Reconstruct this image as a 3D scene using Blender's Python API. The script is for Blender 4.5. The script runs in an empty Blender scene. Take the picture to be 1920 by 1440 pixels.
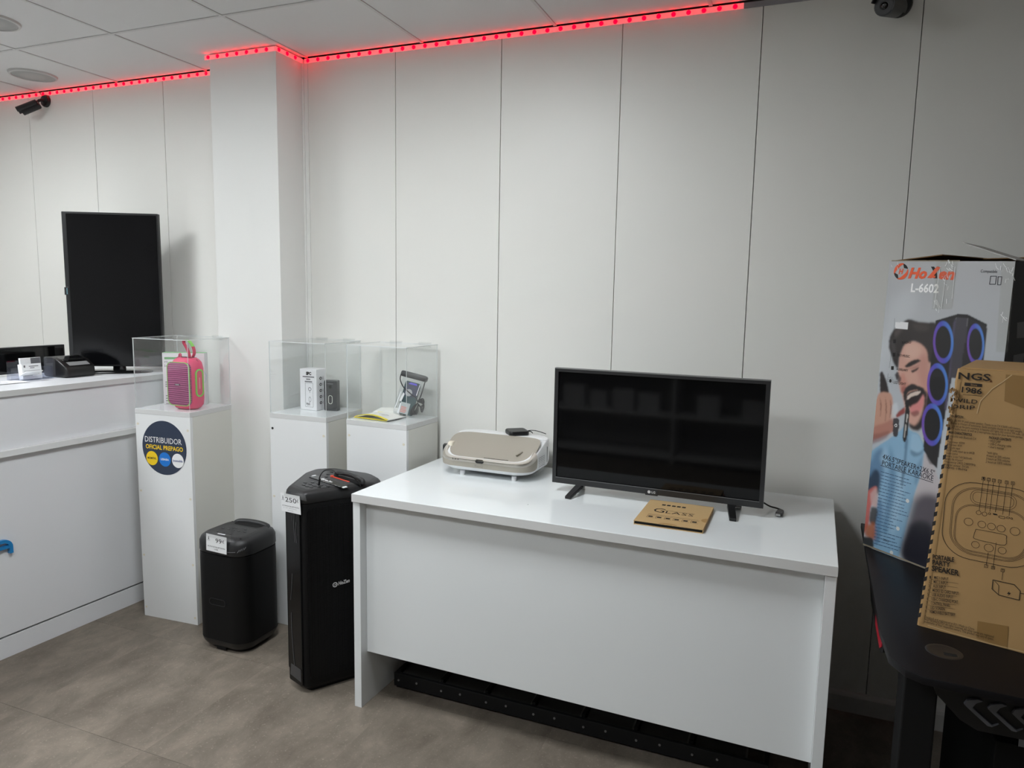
import bpy, bmesh, math, random
import numpy as np
from mathutils import Vector, Matrix
random.seed(7)
scene = bpy.context.scene
COL = scene.collection
PI = math.pi

# ------------------------------------------------------------------ camera
FPX, YAW, PITCH, ROLL = 1339.76, math.radians(21.7146), math.radians(-7.0903), math.radians(1.01675)
CAM = Vector((0.0, -2.8385, 1.54))
_r = Vector((math.cos(YAW), math.sin(YAW), 0))
FW = Vector((-math.sin(YAW) * math.cos(PITCH), math.cos(YAW) * math.cos(PITCH), math.sin(PITCH)))
_u = _r.cross(FW)
RT = _r * math.cos(ROLL) + _u * math.sin(ROLL)
UP = -_r * math.sin(ROLL) + _u * math.cos(ROLL)
cd = bpy.data.cameras.new('camera')
cd.sensor_fit = 'HORIZONTAL'
cd.sensor_width = 36.0
cd.lens = 36.0 * FPX / 1920.0
cd.clip_start = 0.02
cam = bpy.data.objects.new('camera', cd)
COL.objects.link(cam)
cam.matrix_world = Matrix(((RT.x, UP.x, -FW.x, CAM.x), (RT.y, UP.y, -FW.y, CAM.y), (RT.z, UP.z, -FW.z, CAM.z), (0, 0, 0, 1)))
scene.camera = cam

# ------------------------------------------------------------------ world, exposure, ceiling panel brightness
wd = bpy.data.worlds.new('world'); scene.world = wd; wd.use_nodes = True
wd.node_tree.nodes['Background'].inputs[0].default_value = (0.6, 0.65, 0.7, 1)
wd.node_tree.nodes['Background'].inputs[1].default_value = 0.02
scene.view_settings.view_transform = 'Standard'
scene.view_settings.look = 'None'
scene.view_settings.exposure = -0.10
scene.view_settings.gamma = 1.0
scene.cycles.transparent_max_bounces = 48
scene.view_settings.use_curve_mapping = False
PANEL_STRENGTH = 34.0
LED_STRENGTH = 13.0
H = 2.604       # ceiling height

# ------------------------------------------------------------------ survey helpers: pixel of the photo -> point on a known plane
def ray(x, y):
    return FW + RT * ((x - 960) / FPX) - UP * ((y - 720) / FPX)
def gz(x, y, z):
    d = ray(x, y); return CAM + d * ((z - CAM.z) / d.z)
def gy(x, y, Y):
    d = ray(x, y); return CAM + d * ((Y - CAM.y) / d.y)
def gpl(x, y, o, n):
    d = ray(x, y); return CAM + d * ((o - CAM).dot(n) / d.dot(n))

# ------------------------------------------------------------------ materials
MATS = {}
def lin(c):
    return tuple((v / 255 / 12.92) if v / 255 <= 0.04045 else ((v / 255 + 0.055) / 1.055) ** 2.4 for v in c)
def mat(name, rgb, rough=0.5, metal=0.0, spec=0.5, emit=None, estr=0.0, noise=0.0, nscale=20.0, bump=0.0, bscale=200.0, coat=0.0):
    """rgb in 0..255 display values; optional gentle noise on the colour and fine bump."""
    if name in MATS: return MATS[name]
    m = bpy.data.materials.new(name); m.use_nodes = True
    nt = m.node_tree; b = nt.nodes['Principled BSDF']
    c = lin(rgb)
    b.inputs['Base Color'].default_value = (*c, 1)
    b.inputs['Roughness'].default_value = rough
    b.inputs['Metallic'].default_value = metal
    b.inputs['Specular IOR Level'].default_value = spec
    b.inputs['Coat Weight'].default_value = coat
    if emit is not None:
        b.inputs['Emission Color'].default_value = (*emit, 1)
        b.inputs['Emission Strength'].default_value = estr
    if noise or bump:
        tc = nt.nodes.new('ShaderNodeTexCoord')
    if noise:
        n = nt.nodes.new('ShaderNodeTexNoise'); n.inputs['Scale'].default_value = nscale; n.inputs['Detail'].default_value = 5
        nt.links.new(tc.outputs['Object'], n.inputs['Vector'])
        r = nt.nodes.new('ShaderNodeValToRGB')
        r.color_ramp.elements[0].position = 0.3; r.color_ramp.elements[1].position = 0.7
        r.color_ramp.elements[0].color = (*[v * (1 - noise) for v in c], 1)
        r.color_ramp.elements[1].color = (*[min(1, v * (1 + noise)) for v in c], 1)
        nt.links.new(n.outputs['Fac'], r.inputs['Fac']); nt.links.new(r.outputs['Color'], b.inputs['Base Color'])
    if bump:
        n2 = nt.nodes.new('ShaderNodeTexNoise'); n2.inputs['Scale'].default_value = bscale
        nt.links.new(tc.outputs['Object'], n2.inputs['Vector'])
        bp = nt.nodes.new('ShaderNodeBump'); bp.inputs['Strength'].default_value = bump; bp.inputs['Distance'].default_value = 0.002
        nt.links.new(n2.outputs['Fac'], bp.inputs['Height']); nt.links.new(bp.outputs['Normal'], b.inputs['Normal'])
    MATS[name] = m
    return m

def acrylic(name, tint=(0.985, 0.99, 0.99), gloss=1.0):
    if name in MATS: return MATS[name]
    m = bpy.data.materials.new(name); m.use_nodes = True
    nt = m.node_tree; nt.nodes.clear()
    o = nt.nodes.new('ShaderNodeOutputMaterial'); mx = nt.nodes.new('ShaderNodeMixShader')
    t = nt.nodes.new('ShaderNodeBsdfTransparent'); t.inputs[0].default_value = (*tint, 1)
    g = nt.nodes.new('ShaderNodeBsdfGlossy'); g.inputs['Roughness'].default_value = 0.02; g.inputs['Color'].default_value = (gloss, gloss, gloss, 1)
    lw = nt.nodes.new('ShaderNodeLayerWeight'); lw.inputs['Blend'].default_value = 0.5
    pw_ = nt.nodes.new('ShaderNodeMath'); pw_.operation = 'POWER'; pw_.inputs[1].default_value = 4.0
    ma = nt.nodes.new('ShaderNodeMath'); ma.operation = 'MULTIPLY_ADD'; ma.inputs[1].default_value = 0.6; ma.inputs[2].default_value = 0.03
    nt.links.new(lw.outputs['Facing'], pw_.inputs[0]); nt.links.new(pw_.outputs[0], ma.inputs[0])
    nt.links.new(ma.outputs[0], mx.inputs[0]); nt.links.new(t.outputs[0], mx.inputs[1]); nt.links.new(g.outputs[0], mx.inputs[2])
    nt.links.new(mx.outputs[0], o.inputs[0]); MATS[name] = m
    return m

def floor_mat():
    m = bpy.data.materials.new('vinyl_floor'); m.use_nodes = True
    nt = m.node_tree; b = nt.nodes['Principled BSDF']; L = nt.links
    g = nt.nodes.new('ShaderNodeNewGeometry')
    oi = nt.nodes.new('ShaderNodeObjectInfo')
    add = nt.nodes.new('ShaderNodeVectorMath'); add.operation = 'ADD'
    sc = nt.nodes.new('ShaderNodeVectorMath'); sc.operation = 'SCALE'; sc.inputs['Scale'].default_value = 1.0
    cmb = nt.nodes.new('ShaderNodeCombineXYZ')
    mul = nt.nodes.new('ShaderNodeMath'); mul.operation = 'MULTIPLY'; mul.inputs[1].default_value = 30
    L.new(oi.outputs['Random'], mul.inputs[0]); L.new(mul.outputs[0], cmb.inputs[2])
    L.new(g.outputs['Position'], add.inputs[0]); L.new(cmb.outputs[0], add.inputs[1])
    n1 = nt.nodes.new('ShaderNodeTexNoise'); n1.inputs['Scale'].default_value = 7.0; n1.inputs['Detail'].default_value = 11; n1.inputs['Roughness'].default_value = 0.68; n1.inputs['Distortion'].default_value = 0.3
    st_ = nt.nodes.new('ShaderNodeVectorMath'); st_.operation = 'MULTIPLY'; st_.inputs[1].default_value = (1.0, 0.6, 1.0)
    L.new(add.outputs[0], st_.inputs[0]); L.new(st_.outputs[0], n1.inputs['Vector'])
    n2 = nt.nodes.new('ShaderNodeTexNoise'); n2.inputs['Scale'].default_value = 130; n2.inputs['Detail'].default_value = 6
    L.new(add.outputs[0], n2.inputs['Vector'])
    r = nt.nodes.new('ShaderNodeValToRGB')
    e = r.color_ramp.elements
    e[0].position = 0.34; e[0].color = (*lin((104, 95, 85)), 1)
    e[1].position = 0.66; e[1].color = (*lin((137, 126, 114)), 1)
    x = e.new(0.5); x.color = (*lin((120, 111, 100)), 1)
    L.new(n1.outputs['Fac'], r.inputs['Fac'])
    r2 = nt.nodes.new('ShaderNodeValToRGB'); r2.color_ramp.elements[0].position = 0.60; r2.color_ramp.elements[1].position = 1.0
    r2.color_ramp.elements[0].color = (0, 0, 0, 1); r2.color_ramp.elements[1].color = (1, 1, 1, 1)
    L.new(n2.outputs['Fac'], r2.inputs['Fac'])
    mx = nt.nodes.new('ShaderNodeMix'); mx.data_type = 'RGBA'
    L.new(r2.outputs['Color'], mx.inputs[0]); L.new(r.outputs['Color'], mx.inputs[6]); mx.inputs[7].default_value = (*lin((182, 170, 156)), 1)
    hv = nt.nodes.new('ShaderNodeHueSaturation')
    mr = nt.nodes.new('ShaderNodeMapRange'); mr.inputs[3].default_value = 0.97; mr.inputs[4].default_value = 1.03
    L.new(oi.outputs['Random'], mr.inputs[0]); L.new(mr.outputs[0], hv.inputs['Value']); L.new(mx.outputs[2], hv.inputs['Color'])
    L.new(hv.outputs[0], b.inputs['Base Color'])
    b.inputs['Roughness'].default_value = 0.55; b.inputs['Specular IOR Level'].default_value = 0.3
    bp = nt.nodes.new('ShaderNodeBump'); bp.inputs['Strength'].default_value = 0.25; bp.inputs['Distance'].default_value = 0.002
    L.new(n2.outputs['Fac'], bp.inputs['Height']); L.new(bp.outputs[0], b.inputs['Normal'])
    return m

def ribbed_mat(name, rgb, rgb2, scale=60, rough=0.7):
    m = bpy.data.materials.new(name); m.use_nodes = True
    nt = m.node_tree; b = nt.nodes['Principled BSDF']; L = nt.links
    tc = nt.nodes.new('ShaderNodeTexCoord')
    w = nt.nodes.new('ShaderNodeTexWave'); w.bands_direction = 'Z'; w.inputs['Scale'].default_value = scale; w.inputs['Distortion'].default_value = 2.2; w.inputs['Detail'].default_value = 0; w.inputs['Detail Scale'].default_value = 0.25
    L.new(tc.outputs['Object'], w.inputs['Vector'])
    r = nt.nodes.new('ShaderNodeValToRGB'); r.color_ramp.elements[0].color = (*lin(rgb2), 1); r.color_ramp.elements[1].color = (*lin(rgb), 1)
    L.new(w.outputs['Fac'], r.inputs['Fac']); L.new(r.outputs[0], b.inputs['Base Color'])
    bp = nt.nodes.new('ShaderNodeBump'); bp.inputs['Strength'].default_value = 0.6; bp.inputs['Distance'].default_value = 0.003
    L.new(w.outputs['Fac'], bp.inputs['Height']); L.new(bp.outputs[0], b.inputs['Normal'])
    b.inputs['Roughness'].default_value = rough
    return m

def mesh_grille_mat(name, rgb, rgb2, scale=160):
    """perforated steel: fine dot relief"""
    m = bpy.data.materials.new(name); m.use_nodes = True
    nt = m.node_tree; b = nt.nodes['Principled BSDF']; L = nt.links
    tc = nt.nodes.new('ShaderNodeTexCoord')
    v = nt.nodes.new('ShaderNodeTexVoronoi'); v.inputs['Scale'].default_value = scale; v.inputs['Randomness'].default_value = 0.0
    L.new(tc.outputs['Object'], v.inputs['Vector'])
    r = nt.nodes.new('ShaderNodeValToRGB'); r.color_ramp.elements[0].position = 0.25; r.color_ramp.elements[1].position = 0.5
    r.color_ramp.elements[0].color = (*lin(rgb2), 1); r.color_ramp.elements[1].color = (*lin(rgb), 1)
    L.new(v.outputs['Distance'], r.inputs['Fac']); L.new(r.outputs[0], b.inputs['Base Color'])
    bp = nt.nodes.new('ShaderNodeBump'); bp.inputs['Strength'].default_value = 0.5; bp.inputs['Distance'].default_value = 0.002
    L.new(v.outputs['Distance'], bp.inputs['Height']); L.new(bp.outputs[0], b.inputs['Normal'])
    b.inputs['Roughness'].default_value = 0.5; b.inputs['Specular IOR Level'].default_value = 0.2
    return m

def colour_attr_mat(name, rough=0.35, coat=0.0):
    m = bpy.data.materials.new(name); m.use_nodes = True
    nt = m.node_tree; b = nt.nodes['Principled BSDF']
    a = nt.nodes.new('ShaderNodeVertexColor'); a.layer_name = 'print'
    nt.links.new(a.outputs['Color'], b.inputs['Base Color'])
    b.inputs['Roughness'].default_value = rough; b.inputs['Coat Weight'].default_value = coat
    return m

WALLW = mat('wall_white', (229, 228, 223), 0.42, spec=0.35, noise=0.012, nscale=1.5)
PILLW = mat('pillar_white', (230, 230, 227), 0.5, spec=0.3, noise=0.012, nscale=1.5)
GAPD = mat('joint_dark', (48, 48, 47), 0.9)
CEILW = mat('ceiling_tile_white', (222, 221, 221), 0.85, spec=0.1, bump=0.15, bscale=350)
TBAR = mat('ceiling_bar_white', (206, 206, 206), 0.6)
MELA = mat('melamine_white', (233, 234, 234), 0.30, spec=0.45)
MELA_EDGE = mat('melamine_edge', (212, 212, 211), 0.5)
DESKTOP = mat('desk_gloss_white', (232, 236, 237), 0.08, spec=0.6)
DESKP = mat('desk_panel_white', (228, 231, 232), 0.32, spec=0.45)
COUNTER = mat('counter_white', (234, 235, 238), 0.28, spec=0.5)
BASEB = mat('baseboard_grey_white', (205, 203, 200), 0.5)
BLK = mat('black_plastic', (18, 18, 19), 0.42)
BLKM = mat('black_matte', (11, 11, 12), 0.65, spec=0.3)
BLKG = mat('black_gloss', (10, 10, 11), 0.08, spec=0.6)
BLKS = mat('black_satin', (33, 33, 35), 0.33)
DGREY = mat('dark_grey_plastic', (62, 62, 63), 0.45)
MGREY = mat('mid_grey', (128, 128, 128), 0.5)
SILV = mat('silver_metal', (190, 190, 190), 0.28, metal=1.0)
PAPER = mat('paper_white', (236, 237, 238), 0.7)
INK = mat('ink_black', (22, 20, 20), 0.7)
INKG = mat('ink_grey', (105, 105, 108), 0.7)
WHITEINK = mat('ink_white', (240, 240, 240), 0.5)
CLEAR = acrylic('clear_acrylic')
CLEAR_EDGE = mat('acrylic_edge', (226, 230, 230), 0.15, spec=0.6)
SCREWCAP = mat('cream_screw_cap', (226, 219, 200), 0.5)
CREAM = mat('cream_plastic', (222, 214, 196), 0.5)
CARD = mat('kraft_cardboard', (176, 140, 92), 0.75, noise=0.05, nscale=9)
CARD_DK = mat('kraft_edge', (120, 92, 58), 0.85)
CHAMP = mat('champagne_metallic', (170, 164, 152), 0.45, metal=0.25)
CHAMP_L = mat('champagne_light', (212, 208, 200), 0.3, metal=0.5)
PROJW = mat('projector_white', (236, 237, 238), 0.35)

# ------------------------------------------------------------------ mesh building
class MB:
    def __init__(s): s.v = []; s.f = []; s.m = []
    def add(s, vs, fs, m=0):
        k = len(s.v); s.v += [tuple(p) for p in vs]
        for f in fs: s.f.append(tuple(k + i for i in f)); s.m.append(m)
        return s
    def box(s, x0, x1, y0, y1, z0, z1, m=0):
        if x0 > x1: x0, x1 = x1, x0
        if y0 > y1: y0, y1 = y1, y0
        if z0 > z1: z0, z1 = z1, z0
        return s.add([(x0,y0,z0),(x1,y0,z0),(x1,y1,z0),(x0,y1,z0),(x0,y0,z1),(x1,y0,z1),(x1,y1,z1),(x0,y1,z1)],
              [(0,3,2,1),(4,5,6,7),(0,1,5,4),(1,2,6,5),(2,3,7,6),(3,0,4,7)], m)
    def loft(s, loops, cap0=True, cap1=True, m=0, closed=True):
        n = len(loops[0]); vs = [p for l in loops for p in l]; fs = []
        for i in range(len(loops) - 1):
            for j in range(n if closed else n - 1):
                a, b = i*n + j, i*n + (j+1) % n
                fs.append((a, b, b + n, a + n))
        if cap0: fs.append(tuple(reversed(range(n))))
        if cap1: fs.append(tuple((len(loops)-1)*n + j for j in range(n)))
        return s.add(vs, fs, m)
    def prism(s, poly, z0, z1, m=0):
        return s.loft([[(x,y,z0) for x,y in poly], [(x,y,z1) for x,y in poly]], m=m)
    def slab(s, pts, n, t, m=0):
        """planar polygon pts (3D) given thickness t along n"""
        n = Vector(n)
        return s.loft([[tuple(Vector(p)) for p in pts], [tuple(Vector(p) + n*t) for p in pts]], m=m)
    def tube(s, pts, r, k=8, m=0, cap=True):
        pts = [Vector(p) for p in pts]; loops = []; prev = None
        for i, p in enumerate(pts):
            t = (pts[min(i+1, len(pts)-1)] - pts[max(i-1, 0)]).normalized()
            if prev is None:
                a = Vector((0,0,1)) if abs(t.z) < 0.9 else Vector((1,0,0)); a = (a - t*a.dot(t)).normalized()
            else:
                a = (prev - t*prev.dot(t)).normalized()
            prev = a; b = t.cross(a); rr = r[i] if isinstance(r, (list, tuple)) else r
            loops.append([tuple(p + (a*math.cos(q*2*PI/k) + b*math.sin(q*2*PI/k))*rr) for q in range(k)])
        return s.loft(loops, cap, cap, m)
    def disc(s, c, n, r, t=0.001, k=24, m=0, ry=None, ax=None):
        c = Vector(c); n = Vector(n).normalized()
        a = Vector(ax) if ax is not None else (Vector((0,0,1)) if abs(n.z) < 0.9 else Vector((1,0,0)))
        a = (a - n*a.dot(n)).normalized(); b = n.cross(a); ry = ry or r
        l0 = [c + a*(ry*math.cos(i*2*PI/k)) + b*(r*math.sin(i*2*PI/k)) for i in range(k)]
        return s.loft([[tuple(p) for p in l0], [tuple(p + n*t) for p in l0]], m=m)
    def ring(s, pts_out, pts_in, n, t, m=0):
        """flat band between two loops, raised t along n"""
        n = Vector(n); k = len(pts_out)
        vs = [tuple(Vector(p)) for p in pts_out] + [tuple(Vector(p)) for p in pts_in] + [tuple(Vector(p)+n*t) for p in pts_out] + [tuple(Vector(p)+n*t) for p in pts_in]
        fs = []
        for i in range(k):
            j = (i+1) % k
            fs += [(2*k+i, 2*k+j, 3*k+j, 3*k+i), (i, j, 2*k+j, 2*k+i), (k+j, k+i, 3*k+i, 3*k+j)]
        return s.add(vs, fs, m)
    def merge(s, o, m=None):
        k = len(s.v); s.v += o.v
        for f, mm in zip(o.f, o.m): s.f.append(tuple(k+i for i in f)); s.m.append(mm if m is None else m)
        return s
    def build(s, name, mats, parent=None, smooth=None, bevel=0, seg=2, bang=30, world=False):
        me = bpy.data.meshes.new(name)
        vs = s.v
        if world and parent is not None:
            inv = wmat(parent).inverted(); vs = [tuple(inv @ Vector(p)) for p in vs]
        me.from_pydata(vs, [], s.f)
        if not isinstance(mats, (list, tuple)): mats = [mats]
        for mm in mats: me.materials.append(mm)
        me.polygons.foreach_set('material_index', s.m)
        bm = bmesh.new(); bm.from_mesh(me)
        bmesh.ops.recalc_face_normals(bm, faces=bm.faces)
        if bevel:
            ed = [e for e in bm.edges if len(e.link_faces) == 2 and e.calc_face_angle(0) > math.radians(bang)]
            bmesh.ops.bevel(bm, geom=ed, offset=bevel, segments=seg, profile=0.5, affect='EDGES', clamp_overlap=True)
        bm.to_mesh(me); bm.free()
        if smooth is not None:
            me.polygons.foreach_set('use_smooth', [True]*len(me.polygons))
            me.set_sharp_from_angle(angle=math.radians(smooth))
        o = bpy.data.objects.new(name, me); COL.objects.link(o)
        if parent is not None: o.parent = parent
        return o

def wmat(o):
    m = Matrix.Translation(o.location) @ o.rotation_euler.to_matrix().to_4x4()
    return m if o.parent is None else wmat(o.parent) @ m
def thing(name, label, cat, loc=(0,0,0), rotz=0, group=None):
    o = bpy.data.objects.new(name, None); COL.objects.link(o); o.empty_display_size = 0.05
    o.location = loc; o.rotation_euler = (0, 0, rotz)
    return tag(o, label, cat, group)
def tag(o, label, cat, group=None):
    o['label'] = label; o['category'] = cat
    if group: o['group'] = group
    return o
def struct(o):
    o['kind'] = 'structure'; return o
def sempty(name, loc=(0,0,0)):
    o = bpy.data.objects.new(name, None); COL.objects.link(o); o.location = loc; return struct(o)

def rrect(w, d, r, k=6, cx=0, cy=0):
    out = []
    for (sx, sy, a0) in ((1,1,0), (-1,1,90), (-1,-1,180), (1,-1,270)):
        for i in range(k+1):
            a = math.radians(a0 + 90*i/k)
            out.append((cx + sx*(w/2-r) + r*math.cos(a), cy + sy*(d/2-r) + r*math.sin(a)))
    return out
def L3(poly, z): return [(x, y, z) for x, y in poly]

# ---- printed lettering (built-in font turned into flat meshes)
_tc = {}
def text_mesh(s, bold=0.0, shear=0.0, spacing=1.0):
    key = (s, bold, shear, spacing)
    if key in _tc: return _tc[key]
    c = bpy.data.curves.new('lettering', 'FONT'); c.body = s; c.size = 1.0; c.resolution_u = 2; c.offset = bold; c.shear = shear; c.space_character = spacing
    o = bpy.data.objects.new('lettering', c); COL.objects.link(o)
    dg = bpy.context.evaluated_depsgraph_get(); ev = o.evaluated_get(dg); me = ev.to_mesh()
    vs = [tuple(v.co) for v in me.vertices]; fs = [tuple(p.vertices) for p in me.polygons]
    ev.to_mesh_clear(); bpy.data.objects.remove(o); bpy.data.curves.remove(c)
    _tc[key] = (vs, fs); return vs, fs
def put_text(mb, s, o, right, up, width=None, height=None, m=0, lift=None, bold=0.0, shear=0.0, spacing=1.0, centre=False):
    """letters start at o, run along right; width and/or height (of a capital) in metres"""
    vs, fs = text_mesh(s, bold, shear, spacing)
    if not vs: return
    x0 = min(v[0] for v in vs); x1 = max(v[0] for v in vs)
    o = Vector(o); right = Vector(right).normalized(); up = Vector(up); up = (up - right*up.dot(right)).normalized()
    sx = width/(x1-x0) if width else height/0.70
    sy = height/0.70 if height else sx
    n = right.cross(up); lift = 0.0006 if lift is None else lift
    off = -(x0+x1)/2 if centre else -x0
    mb.add([tuple(o + right*((v[0]+off)*sx) + up*(v[1]*sy) + n*lift) for v in vs], fs, m)

class Face:
    """a flat printed surface: origin, right, up; pixel marks of the photo can be laid on it"""
    def __init__(s, o, right, up):
        s.o = Vector(o); s.r = Vector(right).normalized(); u = Vector(up); s.u = (u - s.r*u.dot(s.r)).normalized(); s.n = s.r.cross(s.u)
    def px(s, x, y): return gpl(x, y, s.o, s.n)
    def uv(s, x, y): p = s.px(x, y) - s.o; return p.dot(s.r), p.dot(s.u)
    def at(s, u, v, l=0.0): return s.o + s.r*u + s.u*v + s.n*l
    def text(s, mb, t, a, b, h=None, **k):
        """text from pixel a to pixel b (its baseline)"""
        A, B = s.px(*a), s.px(*b); put_text(mb, t, A, B-A, s.u, width=(B-A).length, height=h, **k)
    def poly(s, mb, pts, m=0, l=0.0005):
        ps = [s.px(*p) + s.n*l for p in pts]; mb.add([tuple(p) for p in ps], [tuple(range(len(ps)))], m)
    def line(s, mb, pts, w, m=0, l=0.0006, closed=False, pix=True):
        """ribbon along pixel points, w metres wide"""
        P = [s.uv(*p) for p in pts] if pix else pts
        if closed: P = list(P) + [P[0]]
        for (a, b) in zip(P[:-1], P[1:]):
            dx, dy = b[0]-a[0], b[1]-a[1]; L = math.hypot(dx, dy) or 1; nx, ny = -dy/L*w/2, dx/L*w/2
            ex, ey = dx/L*w*0.3, dy/L*w*0.3
            q = [(a[0]-ex+nx, a[1]-ey+ny), (a[0]-ex-nx, a[1]-ey-ny), (b[0]+ex-nx, b[1]+ey-ny), (b[0]+ex+nx, b[1]+ey+ny)]
            mb.add([tuple(s.at(u, v, l)) for u, v in q], [(0,1,2,3)], m)
    def ell(s, mb, c, rx, ry, m=0, l=0.0006, k=28):
        """filled ellipse, centre pixel, radii in metres"""
        u, v = s.uv(*c); mb.add([tuple(s.at(u + rx*math.cos(i*2*PI/k), v + ry*math.sin(i*2*PI/k), l)) for i in range(k)], [tuple(range(k))], m)

def spline(pts, n=8):
    P = [Vector(p) for p in pts]; out = []
    for i in range(len(P)-1):
        p0, p1, p2, p3 = P[max(i-1,0)], P[i], P[i+1], P[min(i+2,len(P)-1)]
        for k in range(n):
            t = k/n
            out.append(0.5*((2*p1) + (p2-p0)*t + (2*p0-5*p1+4*p2-p3)*t*t + (3*p1-p0-3*p2+p3)*t**3))
    out.append(P[-1]); return [tuple(p) for p in out]

# ================================================================== THE SETTING
X0, X1, Y0 = -5.0, 2.4, -4.85          # room extents; back wall is the plane y = 0
FLOOR = floor_mat()
# ---- floor: vinyl tiles with hairline joints
fl = sempty('floor')
MB().box(X0, X1, Y0, 0.03, -0.05, -0.004).build('floor_bed', mat('floor_bed', (70, 62, 56), 0.9), fl)
TW, TD = 0.61, 0.61
shared = {}
def shared_box(key, name, m, parent, loc, dims, bevel=0.0):
    if key not in shared:
        o = MB().box(-dims[0]/2, dims[0]/2, -dims[1]/2, dims[1]/2, -dims[2]/2, dims[2]/2).build(name, m, parent, bevel=bevel, seg=1)
        shared[key] = o
    else:
        o = shared[key].copy(); o.name = name; COL.objects.link(o); o.parent = parent
    o.location = loc; return o
nx = int(math.ceil((X1 - X0)/TW)); ny = int(math.ceil((0 - Y0)/TD))
for i in range(nx):
    for j in range(ny):
        xa, xb = X0 + i*TW, min(X0 + (i+1)*TW, X1)
        yb, ya = -j*TD - 0.001, max(-(j+1)*TD, Y0)
        w, d = xb-xa-0.0003, yb-ya-0.0003
        if w < 0.02 or d < 0.02: continue
        shared_box(('ft', round(w,3), round(d,3)), 'floor_tile', FLOOR, fl, ((xa+xb)/2, (ya+yb)/2, -0.004), (w, d, 0.008))

# ---- back wall: tall melamine panels with open joints
wb = sempty('wall_back')
MB().box(X0, X1, 0.017, 0.10, 0, H+0.05).build('wall_backing', GAPD, wb)
seams = [X0, -4.565, -4.062, -3.560, -3.061, -2.556, -2.2, -1.705, -1.202, -0.698, -0.187, 0.321, 0.829, 1.337, 1.845, X1]
for a, b in zip(seams[:-1], seams[1:]):
    if a == -2.556: continue
    shared_box(('wp', round(b-a, 3)), 'wall_panel', WALLW, wb, ((a+b)/2, 0.008, (0.06+H-0.004)/2), (b-a-0.0026, 0.016, H-0.064), bevel=0.0006)
# ---- pillar and corner trim
struct(MB().box(-2.572, -2.197, -0.185, 0.017, 0, H-0.002).build('wall_pillar', PILLW, None, bevel=0.0015, seg=2))
struct(MB().box(-2.1965, -2.187, -0.012, -0.0003, 0.0, H-0.024).box(-2.187, -2.168, -0.006, -0.0003, 0.0, H-0.024).build('trim_1', PILLW, None, bevel=0.001))
# ---- baseboards
prof = [(0,0), (-0.014,0), (-0.014,0.062), (-0.009,0.072), (0,0.078)]
def skirting(name, x0, x1):
    mb = MB(); mb.loft([[(x0, y-0.0004, z) for y, z in prof], [(x1, y-0.0004, z) for y, z in prof]])
    return struct(mb.build(name, BASEB))
skirting('baseboard_back', -2.167, X1)
skirting('baseboard_left', X0, -2.5725)
# ---- other walls of the room (behind and beside the camera)
struct(MB().box(X0-0.1, X0, Y0, 0.1, 0, H+0.05).build('wall_left', WALLW))
DIMW = mat('far_wall_grey', (178, 177, 174), 0.6)
struct(MB().box(X1, X1+0.1, Y0, 0.1, 0, H+0.05).build('wall_right', DIMW))
struct(MB().box(X0, X1, Y0-0.1, Y0, 0, H+0.05).build('wall_front', DIMW))
# ---- suspended ceiling
ce = sempty('ceiling')
MB().box(X0, X1, Y0, 0.02, H+0.03, H+0.08).build('ceiling_slab', mat('ceiling_void', (40, 40, 40), 0.9), ce)
gx = [-3.9715 + 0.6*k for k in range(-2, 12)]; gx = [X0] + [g for g in gx if X0+0.05 < g < X1-0.05] + [X1]
gyl = [-0.525 - 0.6*j for j in range(0, 9)]; gyl = [-0.001] + [g for g in gyl if g > Y0+0.05] + [Y0]
LIGHTS = {(-1.272, -1.425), (-3.672, -1.425), (-1.272, -3.225), (-3.672, -3.225)}
lights = []
for i in range(len(gx)-1):
    for j in range(len(gyl)-1):
        xa, xb, yb, ya = gx[i], gx[i+1], gyl[j], gyl[j+1]
        cx, cy = (xa+xb)/2, (ya+yb)/2
        if any(abs(cx-lx) < 0.05 and abs(cy-ly) < 0.05 for lx, ly in LIGHTS):
            lights.append((cx, cy)); continue
        w, d = xb-xa-0.0145, yb-ya-0.0145
        o = shared_box(('ct', round(w,3), round(d,3)), 'ceiling_tile', CEILW, ce, (cx, cy, H+0.0115), (w, d, 0.018))
mb = MB()
for g in gx[1:-1]: mb.box(g-0.0065, g+0.0065, Y0, -0.004, H-0.0005, H+0.012)
mb.build('ceiling_bar', TBAR, ce)
for g in gyl[1:-1]:
    for xa, xb in zip(gx[:-1], gx[1:]):
        pass
mb = MB()
for g in gyl[1:-1]:
    for xa, xb in zip(gx[:-1], gx[1:]): mb.box(xa+0.0065, xb-0.0065, g-0.0065, g+0.0065, H-0.0005, H+0.012)
mb.build('ceiling_bar', TBAR, ce)
# ---- ceiling light panels (rear pair added unseen, as fill for the desk front)
LGT = mat('panel_diffuser', (255, 255, 255), 0.5, emit=(0.93, 0.975, 1.0), estr=PANEL_STRENGTH)
where = {(-1.3, -1.4): 'square white ceiling light panel above and in front of the white desk', (-3.7, -1.4): 'square white ceiling light panel above the counter',
         (-1.3, -3.2): 'added fill light panel in the unseen ceiling behind the viewer, in line with the desk', (-3.7, -3.2): 'added fill light panel in the unseen ceiling at the far end of the counter'}
for cx, cy in lights:
    t = thing('ceiling_light', where[(round(cx, 1), round(cy, 1))], 'ceiling light', (cx, cy, H), 0, 'ceiling light panels')
    mb = MB()
    for (a, b, c, d) in ((-.295,.295,-.295,-.28), (-.295,.295,.28,.295), (-.295,-.28,-.28,.28), (.28,.295,-.28,.28)): mb.box(a, b, c, d, -0.004, 0.012)
    mb.build('frame', TBAR, t)
    MB().box(-.28, .28, -.28, .28, 0.0, 0.008).build('diffuser', LGT, t)
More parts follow.
